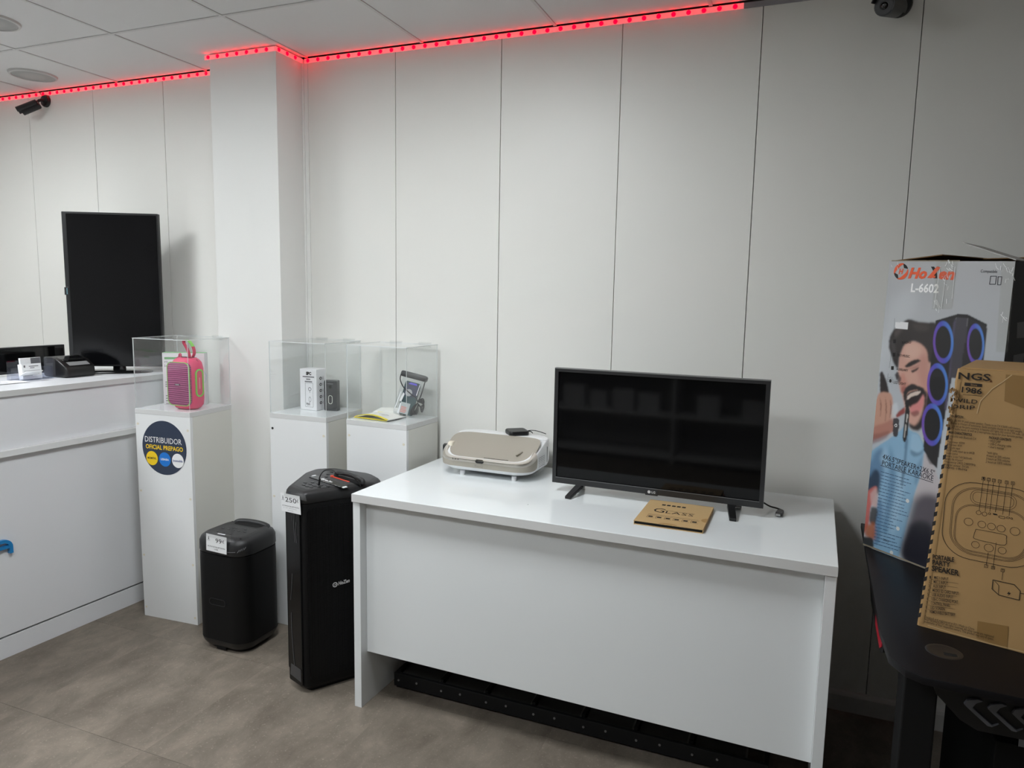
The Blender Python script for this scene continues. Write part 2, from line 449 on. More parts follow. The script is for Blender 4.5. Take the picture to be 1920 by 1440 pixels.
# ---- round ceiling speakers
SPKC = mat('ceiling_speaker_white', (196, 196, 194), 0.6)
SPKG = mesh_grille_mat('ceiling_speaker_grille', (178, 178, 176), (150, 150, 150), 220)
def ceil_speaker(x, y, label):
    t = thing('ceiling_speaker', label, 'speaker', (x, y, H), 0, 'round ceiling speakers')
    k = 40; c = lambda r, z: [(r*math.cos(i*2*PI/k), r*math.sin(i*2*PI/k), z) for i in range(k)]
    MB().loft([c(.108, 0.002), c(.105, -.006), c(.096, -.0075), c(.094, -.004)], False, False).build('rim', SPKC, t, smooth=40)
    MB().loft([c(.094, -.0035), c(.05, -.006), c(.006, -.007)], False, True).build('grille', SPKG, t, smooth=60)
p = gz(62, 141, H); ceil_speaker(p.x, p.y, 'round white ceiling speaker directly above the wall camera on the bracket')
ceil_speaker(-3.115, -0.80, 'round white ceiling speaker cut by the edge of the photo')

# ================================================================== RED LED STRIP ALONG THE CEILING
TAPE = mat('led_tape_silicone', (250, 180, 182), 0.35, emit=(1.0, 0.11, 0.13), estr=0.62)
LEDM = mat('led_red', (150, 4, 16), 0.4, spec=0.1, emit=(1.0, 0.0, 0.004), estr=LED_STRENGTH)
TAPE_OFF = mat('led_tape_unlit', (150, 148, 152), 0.35)
EDGE_D = mat('shadow_gap_dark', (30, 28, 28), 0.6)  # dark strip standing in for the shadow gap under the ceiling
ledproto = []
def led_run(t, a, b, n0, first=0.0):
    """tape from a to b (xy points), outward normal n0, LEDs every 55 mm"""
    a, b, n = Vector((*a, 0)), Vector((*b, 0)), Vector((*n0, 0)); d = (b-a); L = d.length; d.normalize()
    def qb(z0, z1, o0, o1):
        return [a+n*o0+Vector((0,0,z0)), b+n*o0+Vector((0,0,z0)), b+n*o1+Vector((0,0,z0)), a+n*o1+Vector((0,0,z0))], [a+n*o0+Vector((0,0,z1)), b+n*o0+Vector((0,0,z1)), b+n*o1+Vector((0,0,z1)), a+n*o1+Vector((0,0,z1))]
    lo, hi = qb(H-0.0225, H-0.0035, 0.0004, 0.0035)
    MB().loft([[tuple(p) for p in lo], [tuple(p) for p in hi]]).build('tape', TAPE, t, world=True)
    s = first
    while s < L - 0.008:
        c = a + d*s + n*0.0035 + Vector((0, 0, H-0.0130))
        if not ledproto:
            mb = MB(); k = 14; lps = []
            for (r, h) in ((0.0088, 0), (0.0086, 0.002), (0.0066, 0.0042), (0.0030, 0.0052)):
                lps.append([(r*math.cos(i*2*PI/k), -h, r*math.sin(i*2*PI/k)) for i in range(k)])
            o = mb.loft(lps).build('led', LEDM, t, smooth=60); ledproto.append(o)
        else:
            o = ledproto[0].copy(); o.name = 'led'; COL.objects.link(o); o.parent = t
        o.location = wmat(t).inverted() @ c
        o.rotation_euler = (0, 0, math.atan2(n.x, -n.y))
        s += 0.0553
t = thing('led_strip', 'red glowing LED strip under the ceiling to the left of the white column', 'led strip', (-3.4, 0, H-0.02), 0, 'red LED strips under the ceiling')
led_run(t, (X0+0.05, -0.0004), (-2.5725, -0.0004), (0, -1), 0.022)
t = thing('led_strip', 'short red glowing LED strip wrapped around the top of the white column', 'led strip', (-2.4, -0.19, H-0.02), 0, 'red LED strips under the ceiling')
led_run(t, (-2.597, -0.1855), (-2.1985, -0.1855), (0, -1), 0.022)
led_run(t, (-2.1965, -0.187), (-2.1965, -0.006), (1, 0), 0.018)
t = thing('led_strip', 'long red glowing LED strip under the ceiling above the desk wall', 'led strip', (-1.0, 0, H-0.02), 0, 'red LED strips under the ceiling')
led_run(t, (-2.185, -0.0004), (-0.255, -0.0004), (0, -1), 0.02)
MB().box(-0.255, 0.9, -0.0035, -0.0005, H-0.0225, H-0.0035).build('unlit_tape', TAPE_OFF, t, world=True)
struct(MB().box(X0, -2.598, -0.0035, -0.0002, H-0.0034, H-0.0006).box(-2.186, X1, -0.0035, -0.0002, H-0.0034, H-0.0006).build('shadow_gap_strip', EDGE_D))

# ================================================================== SECURITY CAMERAS
CAMB = mat('camera_black', (26, 25, 27), 0.38)
def security_camera(x, z, label, aim, roll=0.0, scale=1.0):
    t = thing('security_camera', label, 'security camera', (x, -0.0005, z), 0, 'wall security cameras')
    k = 28; c = lambda r, y: [(r*scale*math.cos(i*2*PI/k), y*scale, r*scale*math.sin(i*2*PI/k)) for i in range(k)]
    MB().loft([c(.034, 0), c(.034, -.010), c(.030, -.017), c(.014, -.020)]).build('base', CAMB, t, smooth=40)
    A = Vector(aim).normalized(); J = Vector((0, -0.045, -0.006))*scale
    side = A.cross(Vector((0, 0, 1))).normalized(); upv = side.cross(A)
    if roll: side, upv = side*math.cos(roll)+upv*math.sin(roll), upv*math.cos(roll)-side*math.sin(roll)
    R = J + A*0.02*scale - upv*0.018*scale           # rear of the body
    MB().tube([(0, -0.017*scale, 0), tuple(Vector((0, -0.032, 0))*scale), tuple(J), tuple(R + upv*0.01*scale)], [0.009*scale, 0.0075*scale, 0.0075*scale, 0.008*scale], 12).build('arm', CAMB, t, smooth=50)
    def loop(dist, r, kk=24): return [tuple(R + A*dist*scale + (side*math.cos(i*2*PI/kk) + upv*math.sin(i*2*PI/kk))*r*scale) for i in range(kk)]
    MB().loft([loop(-.012, .018), loop(-.006, .024), loop(.085, .026), loop(.090, .0255)]).build('body', CAMB, t, smooth=40)
    # sun shield: half shell reaching beyond the lens
    mb = MB(); n = 14
    def arc(dist, r): return [tuple(R + A*dist*scale + (side*math.cos(PI*(-0.04+1.08*i/n)) + upv*math.sin(PI*(-0.04+1.08*i/n)))*r*scale) for i in range(n+1)]
    o0, o1, i0, i1 = arc(-.004, .0305), arc(.108, .0305), arc(-.004, .028), arc(.108, .028)
    mb.loft([o0 + i0[::-1], o1 + i1[::-1]]); mb.build('sun_shield', CAMB, t, smooth=40)
    le = MB().loft([loop(.0902, .0235), loop(.0915, .0225), loop(.0915, .011), loop(.089, .010)], False, True).build('face_plate', mat('camera_face', (44, 44, 46), 0.25), t, smooth=40)
    MB().loft([loop(.0895, .0095), loop(.0935, .008), loop(.0945, .003)]).build('lens', BLKG, le, smooth=60)
    # maker's mark: dot and bar on the flank
    f = MB(); P = R + A*0.03*scale - side*0.0308*scale
    f.disc(tuple(R + A*0.075*scale + side*0.026*scale), tuple(side), .0025*scale, .0008*scale, 12)
    f.slab([tuple(R + A*q*scale + side*0.0262*scale + upv*w*scale) for q, w in ((.03,-.0012), (.066,-.0012), (.066,.0012), (.03,.0012))], side, .0006*scale)
    f.build('maker_mark', INKG, t)
    return t
security_camera(-3.913, 2.552, 'black bullet security camera on bracket below the red lights, aimed down left', (-0.62, -0.62, -0.48), 0.0, 0.95)
cc = security_camera(0.246, 2.530, 'black bullet security camera cut by the top edge, facing the viewer', (-0.34, -0.86, -0.20), 0.5, 1.2)
mb = MB(); mb.tube(spline([(-3.955, -0.006, H-0.004), (-3.945, -0.008, 2.588), (-3.925, -0.012, 2.578), (-3.915, -0.012, 2.565)], 5), 0.0016, 6)
tag(mb.build('camera_cable', BLKM, None, smooth=60), 'thin black cable from ceiling to the bullet camera', 'cable')

# ================================================================== WHITE DESK
DZ = 0.82
dFL, dFR, dBR, dBL = (-1.458, -0.722), (0.142, -0.764), (0.158, -0.037), (-1.432, -0.033)
t = thing('office_desk', 'white office desk with a closed front panel, in the centre of the photo', 'desk', (-0.65, -0.40, 0), math.radians(-1.3))
desk = t
def quad(a, b, c, d, z0, z1): return MB().prism([a, b, c, d], z0, z1)
quad(dFL, dFR, dBR, dBL, DZ-0.03, DZ).build('desk_top', [DESKTOP], t, world=True, bevel=0.0012, seg=2)
# grey front edge band of the top
ef = (Vector((*dFR, 0)) - Vector((*dFL, 0))).normalized(); nf = Vector((ef.y, -ef.x, 0))
eb = MB(); eb.slab([(dFL[0], dFL[1], DZ-0.0295), (dFR[0], dFR[1], DZ-0.0295), (dFR[0], dFR[1], DZ-0.001), (dFL[0], dFL[1], DZ-0.001)], nf, 0.0008)
eb.build('edge_band', MELA_EDGE, t, world=True)
def along(u, back):      # u metres from the left end of the front edge, back metres behind it
    p = Vector((*dFL, 0)) + ef*u - nf*back; return (p.x, p.y)
W = (Vector((*dFR, 0)) - Vector((*dFL, 0))).length
quad(along(0.001, 0.006), along(0.031, 0.006), along(0.031, 0.69), along(0.001, 0.69), 0.0, DZ-0.0302).build('side_panel', [DESKP], t, world=True, bevel=0.001)
quad(along(W-0.031, 0.006), along(W-0.001, 0.006), along(W-0.001, 0.70), along(W-0.031, 0.70), 0.0, DZ-0.0302).build('side_panel', [DESKP], t, world=True, bevel=0.001)
quad(along(0.0312, 0.045), along(W-0.0312, 0.045), along(W-0.0312, 0.063), along(0.0312, 0.063), 0.205, DZ-0.0303).build('front_panel', [DESKP], t, world=True, bevel=0.001)
mb = MB(); p = along(0.31, -0.0009); mb.disc((p[0]+0.02, p[1], DZ-0.016), tuple(nf), 0.006, 0.0003, 12)
mb.build('scuff_mark', mat('scuff_beige', (190, 186, 170), 0.6), t, world=True)

# ================================================================== LONG BLACK RACK ON THE FLOOR UNDER THE DESK
t = thing('floor_rack', 'long low black metal rack with row of mesh panels on the floor under the desk', 'rack', (-0.72, -0.46, 0), math.radians(-0.6))
RX0, RX1 = -1.385+0.72, 0.0+0.72
mb = MB(); mb.box(RX0, RX1, -0.10, -0.085, 0.012, 0.066).box(RX0, RX1, 0.16, 0.175, 0.012, 0.066).box(RX0, RX0+0.015, -0.085, 0.16, 0.012, 0.066).box(RX1-0.015, RX1, -0.085, 0.16, 0.012, 0.066)
mb.build('frame', BLKM, t, bevel=0.002)
MESHP = mat('rack_mesh_black', (52, 51, 50), 0.5, bump=0.6, bscale=900)
RIM = mat('rack_rim_satin', (90, 88, 86), 0.3)
px0 = RX0 + 0.016; pw = 0.1875; first = None
for i in range(7):
    a = px0 + i*pw + 0.012; b = min(px0 + (i+1)*pw - 0.010, RX1-0.017)
    mb = MB(); mb.loft([[(a, -0.083, 0.058), (b, -0.083, 0.052), (b, 0.158, 0.086), (a, 0.158, 0.090)], [(a, -0.083, 0.062), (b, -0.083, 0.056), (b, 0.158, 0.090), (a, 0.158, 0.094)]])
    o = mb.build('mesh_panel', MESHP, t, bevel=0.001)
    r = MB(); r.loft([[(b-0.006, -0.083, 0.0562), (b, -0.083, 0.0562), (b, 0.158, 0.0902), (b-0.006, 0.158, 0.0902)], [(b-0.006, -0.083, 0.0592), (b, -0.083, 0.0592), (b, 0.158, 0.0932), (b-0.006, 0.158, 0.0932)]])
    r.build('panel_rim', RIM, o)
    bb = MB(); bb.box(px0 + i*pw - 0.006, px0 + i*pw + 0.006, -0.084, 0.159, 0.03, 0.075); bb.build('crossbar', BLKM, t)
BOLT = mat('bolt_steel', (150, 150, 150), 0.35, metal=0.8)
bo = None
for i in range(14):
    x = RX0 + 0.022 + (i//2)*pw + (0.08 if i % 2 else 0.0)
    if bo is None:
        bo = MB().disc((0, 0, 0), (0, -1, 0), 0.0042, 0.003, 10).build('bolt', BOLT, t); o = bo
    else:
        o = bo.copy(); o.name = 'bolt'; COL.objects.link(o); o.parent = t
    o.location = (x, -0.1003, 0.045 if i % 2 else 0.040)
mb = MB()
for i in range(5): mb.box(RX0 + 0.03 + i*0.29, RX0 + 0.06 + i*0.29, -0.06, 0.15, 0, 0.0122)
mb.build('foot', BLKM, t)

# ================================================================== COUNTER ON THE LEFT
CA = math.radians(86.93)
t = thing('reception_counter', 'white reception counter with a ledge rail, running along the left edge', 'counter', (-2.925, -0.014, 0), CA)
counter = t
CL = -2.7
MB().box(CL, 0, -0.012, 0.62, 1.095, 1.12).build('counter_top', [COUNTER], t, bevel=0.001)
MB().box(CL, 0, -0.0126, -0.012, 1.0955, 1.1195).build('edge_band', MELA_EDGE, t)
MB().box(CL, 0, 0.0, 0.018, 0.877, 1.0948).build('upper_panel', [COUNTER], t, bevel=0.0008)
MB().box(CL, 0, -0.022, 0.018, 0.850, 0.8768).build('ledge_rail', MELA, t, bevel=0.0015)
MB().box(CL, 0, 0.002, 0.018, 0.0965, 0.8498).build('lower_panel', [COUNTER], t, bevel=0.0008)
MB().box(CL, 0, 0.004, 0.022, 0.0, 0.0875).build('plinth', [COUNTER], t, bevel=0.0008)
MB().box(CL, 0, 0.024, 0.60, 0.0, 1.0945).build('carcass', mat('carcass_grey', (120, 120, 120), 0.7), t)

# blue raised sign letter on the counter front (cut by the photo's edge)
BLUE = mat('sign_blue', (38, 132, 196), 0.35)
t = thing('sign_letter', 'bright blue raised plastic sign letter with rounded corner on the counter front', 'sign', (0, 0, 0), 0)
t.location = wmat(counter) @ Vector((-0.945, 0.0015, 0.445)); t.rotation_euler = (0, 0, CA)
bar = 0.0135
def strip2d(pts, w):
    out_l, out_r = [], []
    for i, p in enumerate(pts):
        a = Vector(pts[max(i-1, 0)]); b = Vector(pts[min(i+1, len(pts)-1)]); d = (b-a).normalized(); n = Vector((-d.y, d.x))
        out_l.append(Vector(p)+n*w/2); out_r.append(Vector(p)-n*w/2)
    return [(v.x, v.y) for v in out_l] + [(v.x, v.y) for v in reversed(out_r)]
def strip_prism(mb, pts, w, y0, y1):
    L = len(pts)
    lefts, rights = [], []
    sp = strip2d(pts, w); lefts = sp[:L]; rights = sp[L:][::-1]
    for i in range(L-1):
        q = [lefts[i], lefts[i+1], rights[i+1], rights[i]]
        mb.loft([[(x, y0, z) for x, z in q], [(x, y1, z) for x, z in q]])
mb = MB()
corner = [(-0.20, 0.056), (-0.028, 0.056)] + [(-0.028 + 0.028*math.sin(a*PI/12), 0.028 + 0.028*math.cos(a*PI/12)) for a in range(1, 7)] + [(0.0, 0.0)]
strip_prism(mb, corner, bar, -0.016, 0.0)
mb.build('outer_stroke', BLUE, t)
mb = MB(); strip_prism(mb, [(-0.20, 0.027), (-0.007, 0.030)], bar*0.9, -0.0155, 0.0); mb.build('inner_stroke', BLUE, t)

# ================================================================== THINGS ON THE COUNTER
CZ = 1.1205
# ---- portrait TV on a round stand
TC = Vector((-3.160, -0.257, CZ)); ta = math.atan2(0.222, 0.42)
t = thing('portrait_tv', 'black television turned upright on a round base, standing on the counter', 'television', tuple(TC), ta)
w, h0, h1 = 0.448, 0.030, 0.785
MB().box(-w/2, w/2, -0.006, 0.022, h0, h1).build('housing', BLK, t, bevel=0.003)
MB().box(-w/2+0.022, w/2-0.008, -0.0075, -0.0062, h0+0.010, h1-0.010).build('screen', mat('tv_screen_dark', (13, 13, 15), 0.12, spec=0.3), t)
MB().box(-w/2+0.004, -w/2+0.020, -0.0068, -0.0062, h0+0.006, h1-0.006).build('bezel_strip', BLKS, t)
lp = MB().box(-w/2-0.004, -w/2+0.016, -0.0085, 0.004, 0.382, 0.420).build('logo_block', BLKS, t, bevel=0.001)
mb = MB()
for i in range(7): mb.box(-w/2+0.006, -w/2+0.011, -0.0091, -0.0086, 0.386+i*0.0043, 0.389+i*0.0043)
mb.build('maker_mark', mat('mark_teal', (110, 150, 160), 0.4), lp)
k = 48; c = lambda r, z, sx=1.0: [(r*sx*math.cos(i*2*PI/k), 0.02 + r*0.62*math.sin(i*2*PI/k), z) for i in range(k)]
MB().loft([c(.158, 0), c(.160, .004), c(.150, .009), c(.03, .013)]).build('base', BLKG, t, smooth=40)
MB().loft([rr for rr in ([(x, y+0.02, .011) for x, y in rrect(.06, .03, .012)], [(x, y+0.016, .10) for x, y in rrect(.05, .02, .009)])]).build('neck', BLKG, t, smooth=40)

# ---- low black glossy monitor behind the card holder
A, B = Vector((-3.470, -0.90, CZ)), Vector((-3.445, -0.33, CZ))
t = thing('low_monitor', 'low wide black glossy monitor lying behind the card holder on the counter', 'monitor', tuple((A+B)/2), math.atan2(B.y-A.y, B.x-A.x))
L = (B-A).length
MB().box(-L/2, L/2, -0.01, 0.012, 0.006, 0.133).build('housing', BLKS, t, bevel=0.003)
MB().box(-L/2+0.008, L/2-0.008, -0.0114, -0.0102, 0.016, 0.126).build('screen', BLKG, t)
MB().box(-L/2+0.05, -L/2+0.12, -0.03, 0.03, 0, 0.0062).box(L/2-0.12, L/2-0.05, -0.03, 0.03, 0, 0.0062).build('foot', BLKM, t)

# ---- business card holder with cards
t = thing('card_holder', 'clear plastic business card holder on the counter', 'card holder', (-3.240, -0.648, CZ), CA)
CLR2 = acrylic('clear_plastic_tray', (0.93, 0.94, 0.97))
mb = MB(); mb.box(-0.075, 0.075, -0.045, 0.045, 0, 0.003).box(-0.075, 0.075, -0.045, -0.042, 0.003, 0.022).box(-0.075, -0.072, -0.042, 0.042, 0.003, 0.03).box(0.072, 0.075, -0.042, 0.042, 0.003, 0.055)
mb.build('tray', CLR2, t)
MB().box(-0.074, 0.074, 0.010, 0.013, 0.003, 0.055).build('divider', CLR2, t)
MB().box(-0.072, 0.072, 0.042, 0.045, 0.003, 0.085).build('back_plate', CLR2, t)
MB().box(0.078, 0.081, -0.045, 0.046, 0, 0.098).build('end_plate', CLR2, t)
def cards(loc, w, d, h, tilt, label, lines):
    o = thing('card_stack', label, 'business cards', tuple(wmat(t) @ Vector(loc)), CA, 'business cards in the holder')
    mb = MB(); ct, st = math.cos(tilt), math.sin(tilt)
    R = lambda x, y, z: (x, y*ct + z*st, -y*st + z*ct)
    vs = [R(x, y, z) for z in (0, h) for (x, y) in ((-w/2, -d/2), (w/2, -d/2), (w/2, d/2), (-w/2, d/2))]
    mb.add(vs, [(0,3,2,1), (4,5,6,7), (0,1,5,4), (1,2,6,5), (2,3,7,6), (3,0,4,7)]); mb.build('cards', PAPER, o)
    ln = MB()
    for (x0, x1, z0, th) in lines:
        ln.add([R(x, -d/2-0.0004, z) for x, z in ((x0, z0), (x1, z0), (x1, z0+th), (x0, z0+th))], [(0,1,2,3)])
    if lines: ln.build('print', INKG, o)
    return o
cards((-0.005, -0.0165, 0.004), 0.085, 0.030, 0.068, 0.10, 'thick stack of white printed cards standing in the clear holder', [(-.035,-.028,.052,.010), (-.012,.03,.055,.003), (-.008,.012,.048,.003), (-.036,.036,.036,.0015), (-.036,.0,.030,.002), (-.036,.03,.020,.0015), (-.036,.0,.014,.002)])
cards((0.022, 0.024, 0.004), 0.090, 0.012, 0.092, 0.08, 'white and dark cards at the back of the clear holder', [(.0,.044,.060,.030)])
cards((-0.030, -0.040, 0.0245), 0.075, 0.003, 0.05, -1.15, 'single white card lying tilted at the front of the holder', [])

# ---- black receipt printer
t = thing('receipt_printer', 'small black rounded receipt printer between card holder and upright television', 'printer', (-3.212, -0.470, CZ), CA)
W2, D2 = 0.150, 0.16
def prl(y, z0, z1, ins): return [(-W2/2+ins, y, z0), (W2/2-ins, y, z0), (W2/2-ins, y, z1), (-W2/2+ins, y, z1)]
MB().loft([prl(-0.08, .006, .030, .010), prl(-0.070, 0, .052, .002), prl(-0.02, 0, .082, 0), prl(0.03, 0, .092, 0), prl(0.08, 0, .092, 0)]).build('housing', mat('printer_black', (20, 20, 20), 0.35), t, bevel=0.012, seg=3, smooth=50)
MB().loft([prl(-0.070, .056, .0575, .025), prl(-0.045, .0695, .071, .025)]).build('paper_slot', MGREY, t)
MB().add([(-W2/2+.02, -.038, .0758), (W2/2-.02, -.038, .0758), (W2/2-.02, .02, .0935), (-W2/2+.02, .02, .0935)], [(0,1,2,3)]).build('lid', BLKG, t)
MB().box(-W2/2-0.0006, -W2/2+0.004, -0.005, 0.079, 0.006, 0.086).build('side_cover', DGREY, t)
# ---- loose papers
for (x, y, a, lab) in ((-3.235, -0.830, 0.2, 'white printed sheet of paper on the counter at the edge of the photo'), (-3.190, -0.775, -0.1, 'white printed sheet of paper on the counter nearest the card holder')):
    t = thing('paper_sheet', lab, 'paper', (x, y, CZ + (0.001 if a > 0 else 0.0022)), CA + a, 'loose papers on the counter')
    MB().box(-0.10, 0.06, -0.05, 0.05, 0, 0.0008).build('sheet', PAPER, t)
    mb = MB()
    for i in range(4): mb.box(-0.085, -0.02 + 0.015*(i % 3), -0.035 + i*0.02, -0.031 + i*0.02, 0.0009, 0.0011)
    mb.build('print', INKG, t)
# ---- white low device at the wall end of the counter
t = thing('white_box', 'low white rounded box at the wall end of the counter, behind the television', 'box', (-2.985, -0.066, CZ), CA)
MB().prism(rrect(0.09, 0.09, 0.025), 0.0, 0.085).build('body', mat('device_white', (226, 227, 228), 0.4), t, bevel=0.008, smooth=40)
MB().prism(rrect(0.092, 0.092, 0.025), 0.018, 0.024).build('seam_band', MGREY, t)

# ================================================================== DISPLAY PEDESTALS WITH ACRYLIC CASES
PH = 0.995
def pedestal(x0, y0, w, d, a, label, case_label, missing_cap=False):
    """x0, y0: front left corner on the floor; a: turn"""
    t = thing('display_pedestal', label, 'pedestal', (x0, y0, 0), math.radians(a), 'white display pedestals')
    e = 0.0004
    MB().box(0, w, 0, 0.016, 0, PH-0.0225).build('front_panel', MELA, t, bevel=0.0008)
    MB().box(w-0.016, w, 0.0165, d, 0, PH-0.0225).build('side_panel', mat('pedestal_side', (222, 221, 214), 0.4), t, bevel=0.0008)
    MB().box(0, 0.016, 0.0165, d, 0, PH-0.0225).build('side_panel', MATS['pedestal_side'], t, bevel=0.0008)
    MB().box(0.0165, w-0.0165, d-0.016, d, 0, PH-0.0225).build('back_panel', MELA, t)
    MB().box(0, w, 0, d, PH-0.022, PH).build('top_board', [DESKTOP], t, bevel=0.0008)
    MB().box(0, w, -0.0006, 0, PH-0.0215, PH-0.0008).box(w, w+0.0006, 0, d, PH-0.0215, PH-0.0008).build('edge_band', MELA_EDGE, t)
    first = None
    for i, z in enumerate((0.045, 0.30, 0.61, 0.925)):
        for s, x in ((0, 0.014), (1, w-0.014)):
            if first is None:
                first = MB().disc((0, 0, 0), (0, -1, 0), 0.0055, 0.0014, 14).build('screw_cap', SCREWCAP, t); o = first
            else:
                o = first.copy(); o.name = 'screw_cap'; COL.objects.link(o); o.parent = t
            if missing_cap and i == 3 and s == 0: o.data = o.data.copy(); o.data.materials[0] = INK
            o.location = (x, -0.0002, z - (0.012 if s else 0))
    # acrylic case
    c = thing('acrylic_case', case_label, 'display case', (x0, y0, PH+0.0002), math.radians(a), 'clear acrylic display cases')
    ch, th = 0.320, 0.003
    def panel(name, x0, x1, y0, y1, z0, z1):
        mb = MB(); mb.box(x0, x1, y0, y1, z0, z1)
        dims = (x1-x0, y1-y0, z1-z0); ax = dims.index(min(dims))
        # faces order: bottom, top, front, right, back, left
        fa = [2, 2, 1, 0, 1, 0]
        mb.m = [0 if fa[i] == ax else 1 for i in range(6)]
        return mb.build(name, [CLEAR, CLEAR_EDGE], c)
    g = 0.002
    panel('front_wall', g, w-g, g, g+th, 0, ch)
    panel('back_wall', g, w-g, d-g-th, d-g, 0, ch)
    panel('side_wall', g, g+th, g+th, d-g-th, 0, ch)
    panel('side_wall', w-g-th, w-g, g+th, d-g-th, 0, ch)
    panel('lid', g-0.001, w-g+0.001, g-0.001, d-g+0.001, ch+0.0002, ch+0.0032)
    HG = acrylic('hinge_plastic', (0.955, 0.96, 0.96))
    for x in (w*0.28, w*0.78):
        mb = MB(); mb.box(x-0.032, x+0.032, d-0.045, d-0.004, ch+0.0034, ch+0.0052).box(x-0.032, x+0.032, d-0.001, d+0.001, ch-0.014, ch+0.001)
        mb.tube([(x-0.032, d+0.001, ch+0.006), (x+0.032, d+0.001, ch+0.006)], 0.004, 10)
        mb.build('hinge', [HG], c)
    return t, c
ped1, case1 = pedestal(-2.800, -0.474, 0.31, 0.272, 3.6, 'white display pedestal with a round dark blue sticker beside the counter', 'clear acrylic case holding the pink speaker')
ped2, case2 = pedestal(-2.190, -0.287, 0.304, 0.276, 0.4, 'white display pedestal against the column edge, behind the two floor speakers', 'clear acrylic case holding the white carton and black doorbell', True)
ped3, case3 = pedestal(-1.793, -0.268, 0.308, 0.252, -3.0, 'white display pedestal next to the desk, behind the tall speaker', 'clear acrylic case holding the phone pouch and yellow envelopes')

# ---- round sticker on the first pedestal
M1 = wmat(ped1); f1 = Face(M1 @ Vector((0, -0.0006, 0)), M1.to_3x3() @ Vector((1, 0, 0)), (0, 0, 1))
NAVY = mat('sticker_navy', (44, 55, 76), 0.35); YEL = mat('sticker_yellow', (244, 205, 20), 0.4); BLU2 = mat('sticker_blue', (16, 118, 208), 0.4)
cu, cv = f1.uv(308, 840)
Rs = 0.125
st = MB().disc(tuple(f1.at(cu, cv)), tuple(f1.n), Rs, 0.0004, 64).build('round_sticker', NAVY, ped1, world=True)
mb = MB()
def st_text(s, u0, u1, v, h, m, **k): put_text(mb, s, f1.at(cu+u0, cv+v), f1.r, f1.u, width=u1-u0, height=h, m=m, lift=0.0010, **k)
st_text('DISTRIBUIDOR', -0.108, 0.100, 0.022, 0.026, 0)
st_text('OFICIAL PREPAGO', -0.105, 0.106, -0.009, 0.020, 1, bold=0.02)
for (u, m) in ((-0.072, 1), (0.0015, 2), (0.075, 0)):
    mb.add([tuple(f1.at(cu+u + 0.033*math.cos(i*2*PI/36), cv-0.053 + 0.033*math.sin(i*2*PI/36), 0.0009)) for i in range(36)], [tuple(range(36))], m)
put_text(mb, 'M\u00c1SM\u00d3VIL', f1.at(cu-0.072, cv-0.057), f1.r, f1.u, width=0.050, height=0.009, m=3, lift=0.0014, bold=0.02, centre=True)
put_text(mb, 'LEBARA', f1.at(cu+0.0015, cv-0.057), f1.r, f1.u, width=0.046, height=0.009, m=0, lift=0.0014, bold=0.03, centre=True)
put_text(mb, 'lycamobile', f1.at(cu+0.075, cv-0.058), f1.r, f1.u, width=0.054, height=0.010, m=4, lift=0.0014, bold=0.015, centre=True)
mb.build('sticker_print', [WHITEINK, YEL, BLU2, INK, mat('ink_navy', (50, 70, 140), 0.5)], st, world=True)

# ================================================================== IN THE FIRST CASE: PINK SPEAKER AND ITS CARTON
PINK = mat('speaker_pink', (236, 70, 118), 0.5, bump=0.1, bscale=600)
MAUVE = ribbed_mat('speaker_mauve_ribs', (172, 80, 126), (138, 62, 104), 34)
GREEN = mat('speaker_green', (140, 214, 90), 0.45)
pz = PH + 0.0008
t = thing('portable_speaker', 'pink portable speaker with green trim and wrist strap inside the acrylic case', 'speaker', (-2.590, -0.364, pz), math.radians(0))
sw, sd, sh = 0.140, 0.100, 0.236
def sloop(z, ins): return [(x, y, z) for x, y in rrect(sw-2*ins, sd-2*ins, 0.040, 6)]
MB().loft([sloop(0, .022), sloop(.006, .010), sloop(.02, .002), sloop(.05, 0), sloop(sh-.05, 0), sloop(sh-.022, .004), sloop(sh-.007, .013), sloop(sh, .026)]).build('body', PINK, t, smooth=60)
# mauve ribbed grille on the front with a green rim
def fr(w, h, r, y, cz): return [(x, y, cz+z) for x, z in rrect(w, h, r, 6)]
cz = 0.118
g = MB().loft([fr(sw-.010, .196, .026, -sd/2+.010, cz), fr(sw-.012, .194, .026, -sd/2-.003, cz), fr(sw-.022, .184, .022, -sd/2-.0065, cz)], True, True).build('grille', MAUVE, t, smooth=50)
o1, i1 = fr(sw-.007, .199, .027, -sd/2-.001, cz), fr(sw-.012, .194, .026, -sd/2-.001, cz)
MB().ring(o1, i1, (0, -1, 0), 0.0035).build('green_rim', GREEN, t, smooth=50)
b = MB().box(-0.017, 0.012, -sd/2-.0082, -sd/2-.0066, 0.112, 0.119).build('name_plate', INK, t)
MB().box(-0.013, 0.008, -sd/2-.0087, -sd/2-.0083, 0.1142, 0.1168).build('maker_mark', WHITEINK, b)
# side capsule
def sr(w, h, r, x, cz): return [(x, y, cz+z) for y, z in rrect(w, h, r, 8)]
MB().ring(sr(.046, .128, .022, sw/2-.001, .122), sr(.032, .114, .0155, sw/2-.001, .122), (1, 0, 0), 0.004).build('green_rim', GREEN, t, smooth=50)
s = MB().loft([sr(.032, .114, .0155, sw/2-.001, .122), sr(.031, .113, .0155, sw/2+.002, .122)], False, True).build('side_badge', mat('badge_coral', (226, 84, 112), 0.5), t, smooth=50)
mb = MB()
for i in range(8): mb.box(sw/2+.0021, sw/2+.0024, -.0022, .0022, .096+i*.0065, .100+i*.0065)
mb.build('side_mark', mat('mark_pale_pink', (250, 190, 200), 0.5), s)
